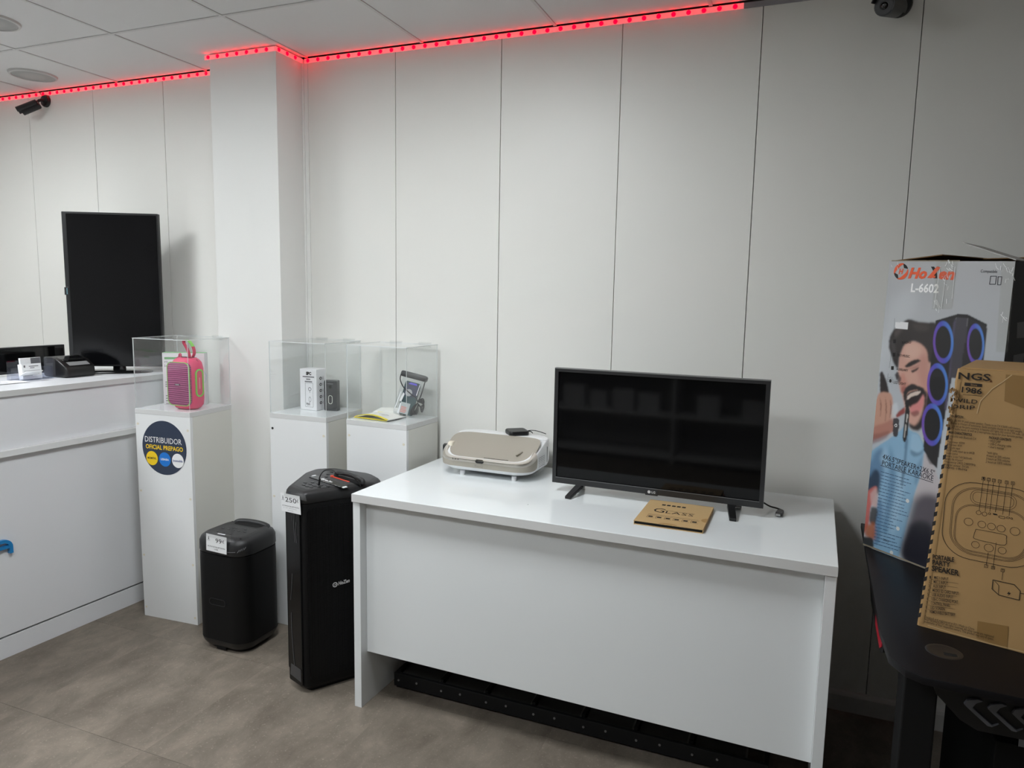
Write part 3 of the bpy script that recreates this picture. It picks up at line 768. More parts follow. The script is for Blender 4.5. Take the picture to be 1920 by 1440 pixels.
# strap: flat loop above the top
pts = spline([(.030, .0, sh-.006), (.046, .0, sh+.020), (.040, 0, sh+.050), (.016, 0, sh+.076), (-.006, 0, sh+.080), (-.014, 0, sh+.066), (.006, 0, sh+.036), (.016, 0, sh+.008), (.014, 0, sh-.006)], 6)
def band(mb, pts, hw, th):
    lps = []
    for i, p in enumerate(pts):
        a, b = Vector(pts[max(i-1,0)]), Vector(pts[min(i+1,len(pts)-1)]); d = (b-a).normalized(); n = Vector((-d.z, 0, d.x)); p = Vector(p)
        lps.append([tuple(p+n*th+Vector((0,-hw,0))), tuple(p+n*th+Vector((0,hw,0))), tuple(p-n*th+Vector((0,hw,0))), tuple(p-n*th+Vector((0,-hw,0)))])
    mb.loft(lps)
mb = MB(); band(mb, pts[:13], .008, .0016); band(mb, pts[22:], .008, .0016); mb.build('strap', mat('strap_pink', (214, 48, 92), 0.7), t, smooth=40)
mb = MB(); band(mb, pts[12:23], .0083, .0018); mb.build('strap_cover', GREEN, t, smooth=40)
mb = MB(); mb.tube(spline([(-.048, .0, sh-.012), (-.044, 0, sh+.010), (-.036, 0, sh+.012), (-.032, 0, sh-.008)], 4), .004, 8); mb.build('strap_anchor', MATS['strap_pink'], t, smooth=60)

t = thing('speaker_carton', 'white carton with green top flap behind the pink speaker', 'box', (-2.770, -0.338, pz), math.radians(27))
bw, bd, bh = 0.192, 0.045, 0.246
MB().box(0, bw, 0, bd, 0, bh).build('carton', mat('carton_white', (232, 232, 234), 0.45), t, bevel=0.001)
MB().box(0.001, bw-0.001, 0.001, bd-0.001, bh+0.0003, bh+0.0015).build('top_flap', mat('carton_green', (132, 196, 130), 0.5), t)
mb = MB(); mt = wmat(t)
mb.box(0.010, 0.075, -0.0006, -0.0002, bh-0.030, bh-0.020, 0)
put_text(mb, 'P7L', (0.010, -0.0002, bh-0.048), (1,0,0), (0,0,1), height=0.009, m=1)
put_text(mb, '5oC', (0.008, -0.0002, bh-0.066), (1,0,0), (0,0,1), height=0.011, m=1)
for i, z in enumerate((.105, .095, .085, .040, .028, .016)): mb.box(.010, .022 + .006*(i % 3), -0.0005, -0.0002, z, z+.005, 2)
mb.box(.010, .045, -.0005, -.0002, .004, .008, 2)
# printed picture of the mauve speaker
mb.add([(x + .150, -0.0006, z + .128) for x, z in rrect(.070, .150, .030, 6)], [tuple(range(28))], 3)
mb.add([(x + .166, -0.0009, z + .112) for x, z in rrect(.010, .070, .004, 3)], [tuple(range(16))], 4)
ln = spline([(.186, -0.0008, .16), (.198, -0.0008, .145), (.196, -0.0008, .12), (.188, -0.0008, .105)], 5)
for a, b2 in zip(ln[:-1], ln[1:]):
    mb.add([(a[0]-.0008, -.0008, a[2]), (a[0]+.0008, -.0008, a[2]), (b2[0]+.0008, -.0008, b2[2]), (b2[0]-.0008, -.0008, b2[2])], [(0,1,2,3)], 5)
mb.build('carton_print', [mat('print_green', (100, 168, 104), 0.5), INKG, mat('ink_pale', (150, 150, 150), 0.6), mat('print_mauve', (164, 84, 122), 0.5), mat('print_mauve2', (128, 110, 110), 0.5), mat('print_sky', (150, 190, 226), 0.5)], t)

# ================================================================== IN THE SECOND CASE: DOORBELL CARTON AND DOORBELL
t = thing('doorbell_carton', 'narrow white carton printed with a doorbell beside the black doorbell', 'box', (-2.128, -0.150, pz), math.radians(-2))
bw, bd, bh = 0.094, 0.070, 0.190
MB().box(0, bw, 0, bd, 0, bh).build('carton', MATS['carton_white'], t, bevel=0.001)
mb = MB()
put_text(mb, 'SPC', (.036, -.0003, bh-.026), (1,0,0), (0,0,1), width=.030, height=.013, bold=0.06)
for i, (a, b2) in enumerate(((.016, .082), (.036, .060), (.028, .070))): mb.box(a, b2, -.0006, -.0003, bh-.038-.011*i, bh-.033-.011*i, 1)
fa = [(.030, .015), (.074, .015), (.074, .126), (.030, .126)]
for (a, b2) in zip(fa, fa[1:]+fa[:1]):
    mb.box(min(a[0], b2[0])-.0005, max(a[0], b2[0])+.0005, -.0006, -.0003, min(a[1], b2[1])-.0005, max(a[1], b2[1])+.0005, 1)
k = 20
def ringxz(cx, cz, r0, r1, sx, m):
    mb.add([(cx + sx*r*math.cos(i*2*PI/k), -.0006, cz + r*math.sin(i*2*PI/k)) for r in (r0, r1) for i in range(k)], [(i, (i+1) % k, k+(i+1) % k, k+i) for i in range(k)], m)
ringxz(.056, .098, .006, .009, 1, 1); ringxz(.056, .084, .002, .003, 1, 1); ringxz(.056, .050, .010, .0125, .55, 1)
put_text(mb, 'Vy2', (.034, -.0003, .024), (1,0,0), (0,0,1), height=.010, bold=0.03)
for i in range(5):
    z = .148 - i*.0285
    mb.add([(bw+.0005, .030 + .009*math.cos(q*2*PI/14), z + .007*math.sin(q*2*PI/14)) for q in range(14)], [tuple(range(14))], 0)
    mb.add([(bw+.0008, .030 + .004*math.cos(q*2*PI/14), z + .003*math.sin(q*2*PI/14)) for q in range(14)], [tuple(range(14))], 2)
    mb.box(bw+.0003, bw+.0006, .046, .048, z-.007, z+.007, 1)
mb.build('carton_print', [INK, INKG, WHITEINK], t)
t = thing('video_doorbell', 'black upright video doorbell with a lit oval button inside the acrylic case', 'doorbell', (-1.983, -0.106, pz), math.radians(12))
MB().loft([L3(rrect(.062, .034, .006), 0), L3(rrect(.064, .036, .006), .004), L3(rrect(.064, .036, .006), .136), L3(rrect(.062, .034, .006), .140)]).build('body', mat('doorbell_grey', (72, 72, 74), 0.4), t, smooth=40)
MB().box(-.030, .030, -.0192, -.0181, .004, .136).build('front_glass', mat('doorbell_glass', (54, 54, 57), 0.15), t)
mb = MB()
op = [(x, -.0194, .052+z) for x, z in rrect(.020, .040, .0098, 6)]; ip = [(x, -.0194, .052+z) for x, z in rrect(.016, .036, .0078, 6)]
mb.ring(op, ip, (0,-1,0), .0006); mb.build('button_ring', mat('button_white', (225, 228, 215), 0.3), t)
MB().box(-.014, .014, -.0197, -.0193, .124, .1265).build('maker_mark', INKG, t)
MB().disc((0, -.0193, .112), (0,-1,0), .006, .0012, 18).build('lens', BLKG, t)

# ================================================================== IN THE THIRD CASE: PHONE POUCH AND ENVELOPES
ENV = mat('envelope_white', (238, 238, 232), 0.45); YE = mat('envelope_yellow', (240, 222, 40), 0.45)
def envelope(x, y, z, a, w, d, lift, label, lines=True):
    t = thing('envelope', label, 'envelope', (x, y, z), math.radians(a), 'yellow and white padded envelopes')
    n = 12
    def row(v): return [(-w/2 + w*i/n, v, lift*math.sin(PI*i/n)*(1-0.3*(v/d+0.5)) + 0.0015) for i in range(n+1)]
    mb = MB(); lo = []; rows = [row(-d/2), row(0), row(d/2)]
    vs = [p for r in rows for p in r] + [(p[0], p[1], p[2]+.003) for r in rows for p in r]; N = n+1; M = 3*N; fs = []
    for r in range(2):
        for i in range(n):
            q = (r*N+i, r*N+i+1, (r+1)*N+i+1, (r+1)*N+i); fs += [q[::-1], tuple(M+j for j in q)]
    for i in range(n): fs += [(i, i+1, M+i+1, M+i), (2*N+i+1, 2*N+i, M+2*N+i, M+2*N+i+1)]
    for r in range(2): fs += [((r+1)*N, r*N, M+r*N, M+(r+1)*N), (r*N+n, (r+1)*N+n, M+(r+1)*N+n, M+r*N+n)]
    mb.add(vs, fs); mb.build('body', ENV, t, smooth=40)
    eb = MB(); eb.loft([[(p[0], p[1]-.0005, p[2]+.0004), (p[0], p[1]-.0015, p[2]+.0034), (p[0], p[1]+.010, p[2]+.0038), (p[0], p[1]+.010, p[2]+.0032)] for p in rows[0]]); eb.build('yellow_edge', YE, t)
    if lines:
        ln = MB()
        for j in range(2): ln.box(w*.05 + .03*j, w*.34 + .02*j, -d*.12 - .018*j, -d*.12+.0025 - .018*j, lift*.9+.006, lift*.9+.0064)
        ln.build('print', INKG, t)
    return t
envelope(-1.682, -0.172, pz, -6, 0.18, 0.14, 0.0, 'flat white envelope with yellow edge, lowest in the acrylic case', False)
envelope(-1.672, -0.196, pz+0.0052, -10, 0.18, 0.105, 0.014, 'arched white envelope with yellow edge, on top in the acrylic case')
t = thing('envelope', 'white folded leaflet with a yellow corner lying at the back of the case', 'envelope', (-1.690, -0.076, pz), math.radians(-3), 'yellow and white padded envelopes')
MB().loft([[(-.08,-.03,.0), (.07,-.03,0), (.07,.035,.0), (-.08,.035,.0)], [(-.075,-.028,.010), (.07,-.028,.024), (.065,.032,.03), (-.07,.03,.022)]]).build('body', ENV, t, bevel=0.002)
MB().box(-.045, -.015, -.033, -.029, .003, .012).build('yellow_edge', YE, t)

PX = Vector((-1.594, -0.126, pz))
t = thing('phone_pouch', 'clear waterproof phone pouch with black clamp and lanyard leaning in the acrylic case', 'pouch', tuple(PX), math.radians(12))
LEAN = math.radians(14); cl, sl = math.cos(LEAN), math.sin(LEAN); TILT = math.radians(12)
def pp(x, y, z):
    x, z = x*math.cos(TILT)+z*math.sin(TILT), -x*math.sin(TILT)+z*math.cos(TILT)
    return (x, y*cl + z*sl, z*cl - y*sl + 0.008)
def ppoly(mb, pts, y0, y1, m=0): mb.loft([[pp(x, y0, z) for x, z in pts], [pp(x, y1, z) for x, z in pts]], m=m)
POUCH = acrylic('pouch_film', (0.93, 0.94, 0.95))
mb = MB(); ppoly(mb, rrect(.098, .170, .010, 4, 0, .085), -.007, .007); mb.build('film', POUCH, t)
mb = MB(); ppoly(mb, rrect(.124, .026, .009, 4, 0, .181), -.011, .011); mb.build('clamp', mat('clamp_black', (42, 42, 44), 0.4), t, bevel=0.003, smooth=50)
mb = MB(); ppoly(mb, rrect(.070, .148, .009, 4, .004, .080), -.0045, .0045); mb.build('phone_insert', mat('phone_teal', (42, 74, 78), 0.3), t)
mb = MB(); ppoly(mb, rrect(.060, .060, .006, 4, .006, .118), -.0056, -.0047); mb.build('insert_photo', mat('insert_navy', (52, 56, 84), 0.3), t)
mb = MB(); ppoly(mb, [(-.018+.004, .142), (.026, .142), (.022, .150), (-.006, .150)], -.0064, -.0058); mb.build('insert_mark', mat('mark_violet', (108, 92, 226), 0.4), t)
mb = MB(); ppoly(mb, [(.016*math.cos(i*2*PI/24)-.002, .104+.016*math.sin(i*2*PI/24)) for i in range(24)], -.0074, -.0071); mb.build('round_label', mat('label_grey', (176, 178, 180), 0.5), t)
mb = MB(); ppoly(mb, [(-.026, .008), (.020, .008), (.020, .058), (-.026, .058)], -.0074, -.0071); pl = mb.build('square_label', mat('label_pale', (176, 184, 184), 0.5), t)
mb = MB()
for i in range(4): ppoly(mb, [(-.018, .014+i*.007), (.006+.004*(i % 2), .014+i*.007), (.006+.004*(i % 2), .018+i*.007), (-.018, .018+i*.007)], -.0079, -.0076)
mb.build('red_print', mat('print_salmon', (214, 140, 130), 0.6), pl)
mb = MB()
for q in ([(-.047,.02),(-.042,.02),(-.036,.10),(-.040,.10)], [(-.034,.06),(-.024,.058),(-.018,.094),(-.026,.100)], [(.034,.10),(.038,.10),(.040,.15),(.037,.15)], [(-.03,.005),(-.02,.004),(-.022,.052),(-.028,.05)]):
    ppoly(mb, q, -.0084, -.0081)
mb.build('film_glint', mat('film_sheen', (238, 240, 242), 0.15), t)  # opaque pale strips stand in for sheen on the clear film
LAN = mat('lanyard_black', (34, 34, 35), 0.7)
mb = MB(); mb.tube(spline([pp(-.058, -.012, .176), pp(-.054, -.014, .150), pp(-.030, -.016, .122), pp(.005, -.016, .104), pp(.036, -.016, .090), pp(.052, -.015, .080), pp(.058, -.014, .110), pp(.058, -.012, .176)], 6), .0024, 6)
mb.build('lanyard', LAN, t, smooth=60)
mb = MB(); rnd = random.Random(3)
for i in range(5):
    mb.tube(spline([pp(.048, -.014, .076), pp(.070+.006*i*.4, -.016+.002*i, .094-.006*i), pp(.080, -.014+.002*i, .076-.010*i), pp(.068, -.014, .058), pp(.050, -.014, .070)], 5), .0026, 6)
for i in range(4):
    mb.tube(spline([pp(.050, -.014, .066), pp(.034+.004*i, -.016, .036), pp(.036+.008*i, -.015, .012+.003*i), pp(.052+.004*i, -.014, .034), pp(.056, -.014, .062)], 5), .0027, 6)
mb.build('lanyard_coil', LAN, t, smooth=60)

# ================================================================== SMALL FLOOR SPEAKER (99 EUR)
SX, SY = -2.215, -0.478
t = thing('party_speaker', 'short black party speaker with carry handle and 99 euro price card', 'speaker', (SX, SY, 0), 0, 'black party speakers on the floor')
sw, sd, sr_ = 0.272, 0.252, 0.070
def bl(z, ins, r=sr_): return [(x, y, z) for x, y in rrect(sw-2*ins, sd-2*ins, max(r-ins*0.5, .01), 8)]
SPB = mat('party_black', (8, 8, 9), 0.55, spec=0.25, bump=0.25, bscale=900)
SPT = mat('party_black_lit_top', (38, 38, 39), 0.42, spec=0.4, bump=0.1, bscale=500)  # top toned lighter, standing in for light falling from above
MB().loft([bl(0, .03), bl(.016, .026), bl(.018, .014), bl(.034, .004), bl(.05, 0)], True, True).build('base', mat('party_base', (12, 12, 13), 0.35), t, smooth=45)
MB().loft([bl(.0503, .001), bl(.40, .001), bl(.428, .002), bl(.430, .006)], True, True).build('body', SPB, t, smooth=45)
MB().loft([bl(.4303, .007), bl(.4345, .007)], True, True).build('seam_band', BLKG, t, smooth=45)
MB().loft([bl(.4348, .002), bl(.440, 0), bl(.478, .001), bl(.494, .008), bl(.503, .020), bl(.507, .030)], True, True).build('top_cap', SPT, t, smooth=45)
pn = MB().loft([[(x, y-.030, .5072) for x, y in rrect(.190, .120, .03, 6)], [(x, y-.030, .5086) for x, y in rrect(.184, .114, .028, 6)]]).build('control_panel', mat('panel_black_lit', (50, 50, 51), 0.5), t, smooth=40)  # panel lightened like the cap, for the overhead light
mb = MB()
for (x, y) in ((-.060,-.012),(-.028,-.012),(.0,-.014),(.028,-.012),(.060,-.012),(-.050,-.056),(-.015,-.058),(.022,-.056),(-.022,.012),(-.010,.012),(.040,.014)):
    mb.disc((x, y-.012, .5087), (0,0,1), .0065, .0016, 14, ry=.0045, ax=(0,1,0))
mb.build('button', mat('button_dark_glossy', (58, 58, 60), 0.18), pn, smooth=40)
mb = MB(); mb.box(-.030, .010, -.0895, -.082, .5088, .5092); mb.build('white_label', PAPER, pn)
mb = MB()
for (x, y) in ((-.030, .018), (-.012, .018), (.038, .020), (.052, .020)): mb.box(x-.004, x+.004, y-.001, y+.001, .5089, .5093)
mb.build('panel_print', INKG, pn)
# handle: recess and a bar over it at the rear
MB().loft([[(x, y+.072, .5072) for x, y in rrect(.150, .052, .024, 6)], [(x, y+.072, .5080) for x, y in rrect(.146, .048, .022, 6)]]).build('handle_recess', BLKM, t)
hb = spline([(-.088, .080, .496), (-.080, .092, .502), (-.045, .098, .5055), (0, .099, .507), (.045, .098, .5055), (.080, .092, .502), (.088, .080, .496)], 5)
MB().tube(hb, .013, 10).build('handle', SPT, t, smooth=60)
mb = MB()
for (x, y) in ((-.1, .075), (.1, .075), (-.095, -.088), (.095, -.088)): mb.disc((x, y, .5045), (0,0,1), .004, .0012, 10)
mb.build('screw', BLKM, t)
# oval badge recess and vents on the front
def fo(w, h, y, cz): return [(x, y, cz+z) for x, z in rrect(w, h, h*.45, 6, -.005)]
MB().ring(fo(.088, .030, -sd/2+.0006, .222), fo(.082, .025, -sd/2+.0006, .222), (0,-1,0), .0022).build('badge_ring', BLKS, t, smooth=40)
MB().box(-.03, .02, -sd/2+.0135, -sd/2+.0165, .004, .030).build('front_vent', BLKM, t)
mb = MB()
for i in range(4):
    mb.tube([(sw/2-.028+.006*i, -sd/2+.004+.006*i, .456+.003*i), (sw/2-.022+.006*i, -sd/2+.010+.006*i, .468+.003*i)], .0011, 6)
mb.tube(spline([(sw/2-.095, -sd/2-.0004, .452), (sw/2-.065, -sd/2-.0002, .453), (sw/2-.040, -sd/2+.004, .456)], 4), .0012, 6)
mb.build('film_crease_shine', mat('film_shine', (118, 118, 120), 0.2), t, smooth=60)  # pale lines paint the light caught by creases in the film
# price card taped on
def price_tag(t, o, right, up, w, h, price, euro_u, lines, tape):
    F = Face(o, right, up)
    mb = MB(); mb.slab([F.at(0,0), F.at(w,0), F.at(w,h), F.at(0,h)], F.n, .0006)
    tg = mb.build('price_card', PAPER, t, world=True)
    mb = MB()
    put_text(mb, price, F.at(w*euro_u[0], h*.56), F.r, F.u, width=w*(euro_u[1]-euro_u[0]), height=h*.26, lift=.0010)
    put_text(mb, '\u20ac', F.at(w*euro_u[1]+.003, h*.62), F.r, F.u, height=h*.17, width=.011, lift=.0010)
    for (s, u0, u1, v, hh) in lines:
        put_text(mb, s, F.at(w*u0, h*v), F.r, F.u, width=w*(u1-u0), height=h*hh, lift=.0010)
    # little shop emblem: stacked shapes with a caption bar
    for (u, v, r) in ((.12, .82, .0026), (.12, .73, .0036)): mb.add([tuple(F.at(w*u + r*math.cos(i*2*PI/14), h*v + r*math.sin(i*2*PI/14), .001)) for i in range(14)], [tuple(range(14))], 1)
    mb.add([tuple(F.at(w*u, h*v, .001)) for u, v in ((.05,.63), (.19,.63), (.19,.65), (.05,.65))], [(0,1,2,3)], 1)
    mb.build('card_print', [INK, INKG], tg, world=True)
    tp = MB(); tp.slab([F.at(u*w, v*h, .0008) for u, v in tape], F.n, .0003); tp.build('clear_tape', acrylic('clear_tape_film', (.97,.97,.97)), t, world=True)
M2 = wmat(t); fy = SY - sd/2 - 0.0045
A, B, D = gy(387, 1031, fy), gy(425, 1040, fy), gy(391, 1001, fy)
price_tag(t, A, B-A, (D-A)+Vector((0,0,0)), (B-A).length, (D-A).length, '99', (.46, .76), [('ALTAVOZ BLUETOOTH', .07, .92, .26, .075), ('USB', .40, .58, .12, .075)], ((-.1,.80),(1.2,.80),(1.2,1.2),(-.1,1.2)))

# ================================================================== TALL FLOOR SPEAKER (250 EUR)
BX, BY = -1.690, -0.545
t = thing('party_speaker', 'tall black wedge-shaped party speaker with 250 euro price card beside the desk', 'speaker', (BX, BY, 0), 0, 'black party speakers on the floor')
bigspk = t
poly = [(-1.779,-.692), (-1.668,-.732), (-1.506,-.492), (-1.520,-.420), (-1.600,-.366), (-1.800,-.352), (-1.862,-.400), (-1.862,-.470)]
ctr = Vector((sum(p[0] for p in poly)/8, sum(p[1] for p in poly)/8))
def rounded(poly, r, k=4):
    out = []; n = len(poly)
    for i in range(n):
        p = Vector(poly[i]); a = (Vector(poly[i-1])-p); b = (Vector(poly[(i+1) % n])-p)
        rr = min(r, a.length*.4, b.length*.4); p0 = p + a.normalized()*rr; p1 = p + b.normalized()*rr
        for q in range(k+1):
            s = q/k; v = p0*(1-s)**2 + p*2*s*(1-s) + p1*s*s; out.append((v.x-BX, v.y-BY))
    return out
base2 = rounded(poly, .018)
cc = ctr - Vector((BX, BY))
def sc(z, s, src=base2): return [(cc.x + (x-cc.x)*s, cc.y + (y-cc.y)*s, z) for x, y in src]
MB().loft([sc(0, .86), sc(.014, .86), sc(.016, .93), sc(.030, .985)], True, True).build('base', BLKM, t, smooth=40)
MB().loft([sc(.0303, .985), sc(.05, .988), sc(.745, .988), sc(.752, .98)], True, True).build('body', SPB, t, smooth=40)
MB().loft([sc(.7523, .975), sc(.758, 1.0), sc(.775, 1.004), sc(.788, .985), sc(.796, .945), sc(.800, .885)], True, True).build('top_cap', SPT, t, smooth=45)
cp = MB().loft([sc(.8002, .84), sc(.8016, .82)], True, True).build('control_panel', mat('panel_black_lit2', (58, 58, 59), 0.45), t, smooth=40)  # overhead light put into this lighter panel colour too
# front column and the two mesh grilles stand proud of the body
A, B, C3, E1 = [Vector((*poly[i], 0)) - Vector((BX, BY, 0)) for i in (0, 1, 2, 7)]
def face_panel(mb, P, Q, a, b, z0, z1, lift, th, m=0, r=.02):
    d = (Q-P).normalized(); n = Vector((d.y, -d.x, 0)); L = (Q-P).length
    pts = [P + d*(a*L + (b-a)*L*.5 + u) + Vector((0, 0, (z0+z1)/2 + v)) + n*lift for u, v in rrect((b-a)*L, z1-z0, r, 5)]
    mb.slab([tuple(p) for p in pts], n, th, m); return d, n, L
GRM = mesh_grille_mat('party_grille_mesh', (13, 13, 14), (3, 3, 3), 150)
mb = MB(); dG, nG, LG_ = face_panel(mb, B, C3, .06, .97, .055, .735, -.002, .006); gr = mb.build('grille', GRM, t, smooth=40)
mb = MB(); face_panel(mb, E1, A, .04, .95, .055, .735, -.002, .006); mb.build('grille', GRM, t, smooth=40)
mb = MB(); dF, nF, LF = face_panel(mb, A, B, .10, .86, .030, .742, -.001, .005, r=.006); fc = mb.build('front_column', mat('column_gloss', (7, 7, 8), 0.22, spec=0.3), t, smooth=40)
CONE = mat('cone_ring_black', (11, 11, 12), 0.6, spec=0.2)  # thin dark rings mark the cones behind the mesh
for z in (.175, .405, .625):
    c0 = B + dG*LG_*.56 + nG*.0042 + Vector((0,0,z)); m_ = MB(); k = 40
    oo = [c0 + dG*(.098*math.cos(i*2*PI/k)) + Vector((0,0,.098*math.sin(i*2*PI/k))) for i in range(k)]
    ii = [c0 + dG*(.094*math.cos(i*2*PI/k)) + Vector((0,0,.094*math.sin(i*2*PI/k))) for i in range(k)]
    m_.ring([tuple(p) for p in oo], [tuple(p) for p in ii], nG, .0006); m_.build('speaker_ring', CONE, gr)
FG = Face(wmat(t) @ (B + nG*.0045), dG, (0,0,1))
mb = MB(); a = FG.px(625, 1100); b = FG.px(652, 1092)
put_text(mb, 'HoZen', a + (b-a)*.34, b-a, FG.u, width=(b-a).length*.80, height=.014, shear=.25, bold=.03)
c0 = a + (b-a)*.12 + FG.u*.006; k = 24
mb.add([tuple(c0 + FG.r*(r*math.cos(i*2*PI/k)) + FG.u*(r*math.sin(i*2*PI/k)) + FG.n*.0006) for r in (.010, .0065) for i in range(k)], [(i, (i+1) % k, k+(i+1) % k, k+i) for i in range(k)])
put_text(mb, 'H', c0 - FG.u*.0035 - FG.r*.003, FG.r, FG.u, height=.007, shear=.25, bold=.03)
mb.build('grille_logo', mat('logo_silver', (205, 205, 205), 0.4), gr, world=True)
# tape, and film creases with their shine painted pale, on the front column
FC = Face(wmat(t) @ (A + nF*.0046), dF, (0,0,1))
mb = MB(); mb.slab([FC.at(LF*.16, .052), FC.at(LF*.80, .046), FC.at(LF*.80, .098), FC.at(LF*.22, .100)], FC.n, .0005)
mb.build('tape_patch', mat('tape_dark_shine', (64, 64, 66), 0.25), fc, world=True)
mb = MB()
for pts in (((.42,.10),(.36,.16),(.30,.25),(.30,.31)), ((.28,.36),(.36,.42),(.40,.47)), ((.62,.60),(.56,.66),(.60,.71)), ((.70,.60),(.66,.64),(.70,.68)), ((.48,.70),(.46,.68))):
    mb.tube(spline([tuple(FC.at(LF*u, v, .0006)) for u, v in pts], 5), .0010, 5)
mb.build('film_crease_shine', mat('film_shine2', (92, 92, 95), 0.25), fc, world=True)
# controls on the top
pz8 = .8018
axq = -nF; axr = dF                               # axes of the panel: away from the front, to the side
fm = (A+B)/2
def tp(r, q, z=pz8): p = fm + axr*r + axq*q; return (p.x, p.y, z)
for (r, q) in ((-.035,.105),(-.005,.11),(.025,.105),(.055,.115),(-.05,.082),(-.02,.085),(.01,.082),(.04,.085),(-.025,.060),(.0,.058),(.025,.060),(-.07,.19),(-.10,.22),(-.12,.25),(-.06,.27),(.09,.25),(.115,.235)):
    MB().disc(tp(r, q, pz8-.0002), (0,0,1), .010, .0022, 16, ry=.0055, ax=tuple(axq)).build('button', BLKS, cp, smooth=40)
d2 = (axr*.93 + axq*.36).normalized()
def bar3(mb, r0, q0, L, w, z0, z1):
    p = Vector(tp(r0, q0, 0)); a = axr; n = axq
    mb.loft([[tuple(p + a*u + n*v + Vector((0,0,z))) for u, v in ((0,0),(L,0),(L,w),(0,w))] for z in (z0, z1)])
mb = MB(); bar3(mb, -.105, .135, .215, .036, pz8-.0002, pz8+.004); dp = mb.build('display_bar', BLKG, cp, bevel=.001)
mb = MB(); a = Vector(tp(-.040, .146, pz8+.0041))
put_text(mb, 'HoZen', a + axr*.016, axr, axq, width=.055, height=.012, shear=.25, bold=.04)
mb.add([tuple(a + axr*(.004+.008*math.cos(i*2*PI/16)) + axq*(.006+.008*math.sin(i*2*PI/16)) + Vector((0,0,.0005))) for i in range(16)], [tuple(range(16))])
mb.build('top_logo', WHITEINK, dp)
mb = MB(); bar3(mb, -.118, .155, .030, .016, pz8-.0001, pz8+.0030); mb.build('sticker_scrap', PAPER, cp); mb = MB(); bar3(mb, .098, .140, .022, .018, pz8-.0001, pz8+.0034); mb.build('sticker_scrap', PAPER, cp)
mb = MB(); bar3(mb, -.055, .205, .115, .007, pz8-.0001, pz8+.0025); mb.disc(tp(-.055, .209), (0,0,1), .007, .006, 14); mb.build('red_trim', mat('strap_red', (214, 74, 52), 0.4), cp, bevel=.0006)
mb = MB(); bar3(mb, -.05, .212, .17, .03, pz8-.0002, pz8+.0015); mb.build('handle_recess', BLKM, cp)
mb = MB(); mb.tube(spline([tp(-.06, .232, .801), tp(-.05, .234, .816), tp(.03, .236, .820), tp(.11, .232, .816), tp(.12, .23, .801)], 5), .009, 8); mb.build('handle', SPT, t, smooth=60)
mb = MB(); mb.tube(spline([tp(.018, .100, .803), tp(.018, .104, .835), tp(.022, .122, .856), tp(.045, .140, .860), tp(.070, .150, .848), tp(.095, .160, .850), tp(.120, .175, .846), tp(.135, .19, .825), tp(.14, .205, .803)], 6), .0022, 8)
cbl = mb.build('power_cable', BLK, t, smooth=60)
MB().tube([tp(.018, .099, .802), tp(.018, .104, .826)], .0042, 10).build('plug', BLKM, cbl, smooth=60)
A, B, D = FC.px(530, 957), FC.px(566, 965), FC.px(532, 925)
off = FC.n*.0035
price_tag(t, A+off, B-A, D-A, (B-A).length, (D-A).length, '250', (.24, .82), [('ALTAVOZ BLUETOOTH', .06, .93, .30, .07), ('- -- -------', .12, .80, .19, .09), ('-----', .34, .62, .08, .09)], ((.2,.86),(1.35,.80),(1.3,1.12),(.2,1.1)))

# ================================================================== PROJECTOR ON THE DESK
t = thing('projector', 'white projector with champagne coloured top and front, on the desk', 'projector', (-1.118, -0.190, DZ+0.0003), math.radians(-1))
pw, pd = 0.404, 0.276
def po(ins, r=.075): return rrect(pw-2*ins, pd-2*ins, max(.02, r-ins*.4), 8)
def hz(y):           # height of the upper rim: low at the front, high at the rear
    s = min(1, max(0, (y + pd/2)/(pd*.62))); s = s*s*(3-2*s); return .072 + .068*s
def belly(y): return .050 + .012*max(0, y/pd)
o0, o1, o2, o3 = po(.050), po(.022), po(.006), po(0)
MB().loft([[(x, y, .016) for x, y in o0], [(x, y, .022) for x, y in o1], [(x, y, .034) for x, y in o2], [(x, y, .046+.010*max(0, (y+pd/2)/pd)) for x, y in o3],
           [(x, y, hz(y)-.004) for x, y in po(.002)], [(x, y, hz(y)) for x, y in po(.006)], [(x, y, hz(y)+.0005) for x, y in po(.022)], [(x, y, hz(y)-.030) for x, y in po(.030)], [(x*.3, y*.3, .050) for x, y in po(.030)]], True, True).build('body', PROJW, t, smooth=50)
rd = [(x, y) for x, y in po(.005) if y > .046]; rd = sorted(rd, key=lambda p: math.atan2(p[1]-.04, p[0])); rd = rd + [(rd[-1][0], .046), (rd[0][0], .046)]
MB().prism(rd, .118, .1405).build('rear_deck', PROJW, t, bevel=.002, smooth=40)
# champagne band round the front
n3 = len(o3)
idx = [i for i in range(n3) if o3[i][1] < -.01]
idx = sorted(idx, key=lambda i: math.atan2(o3[i][1], o3[i][0]))
def bandrow(ins, zf): 
    P = po(ins); return [(P[i][0], P[i][1], zf(P[i])) for i in idx]
def lowz(p): 
    s = min(1, max(0, (p[1] + pd/2 - .03)/(.11))); return .040 + (hz(p[1])-.040-.004)*s*s
mb = MB(); mb.loft([bandrow(-.0012, lowz), bandrow(-.0030, lambda p: (lowz(p)+hz(p[1]))*.5), bandrow(-.0012, lambda p: hz(p[1])-.012), ], False, False, closed=False)
mb.build('front_cover', CHAMP, t, smooth=60)
mb = MB(); mb.loft([bandrow(-.0014, lambda p: hz(p[1])-.0118), bandrow(-.0020, lambda p: hz(p[1])-.004), bandrow(.006, lambda p: hz(p[1])+.0035), bandrow(.014, lambda p: hz(p[1])+.0028)], False, False, closed=False)
fb = mb.build('front_lip', CHAMP_L, t, smooth=60)
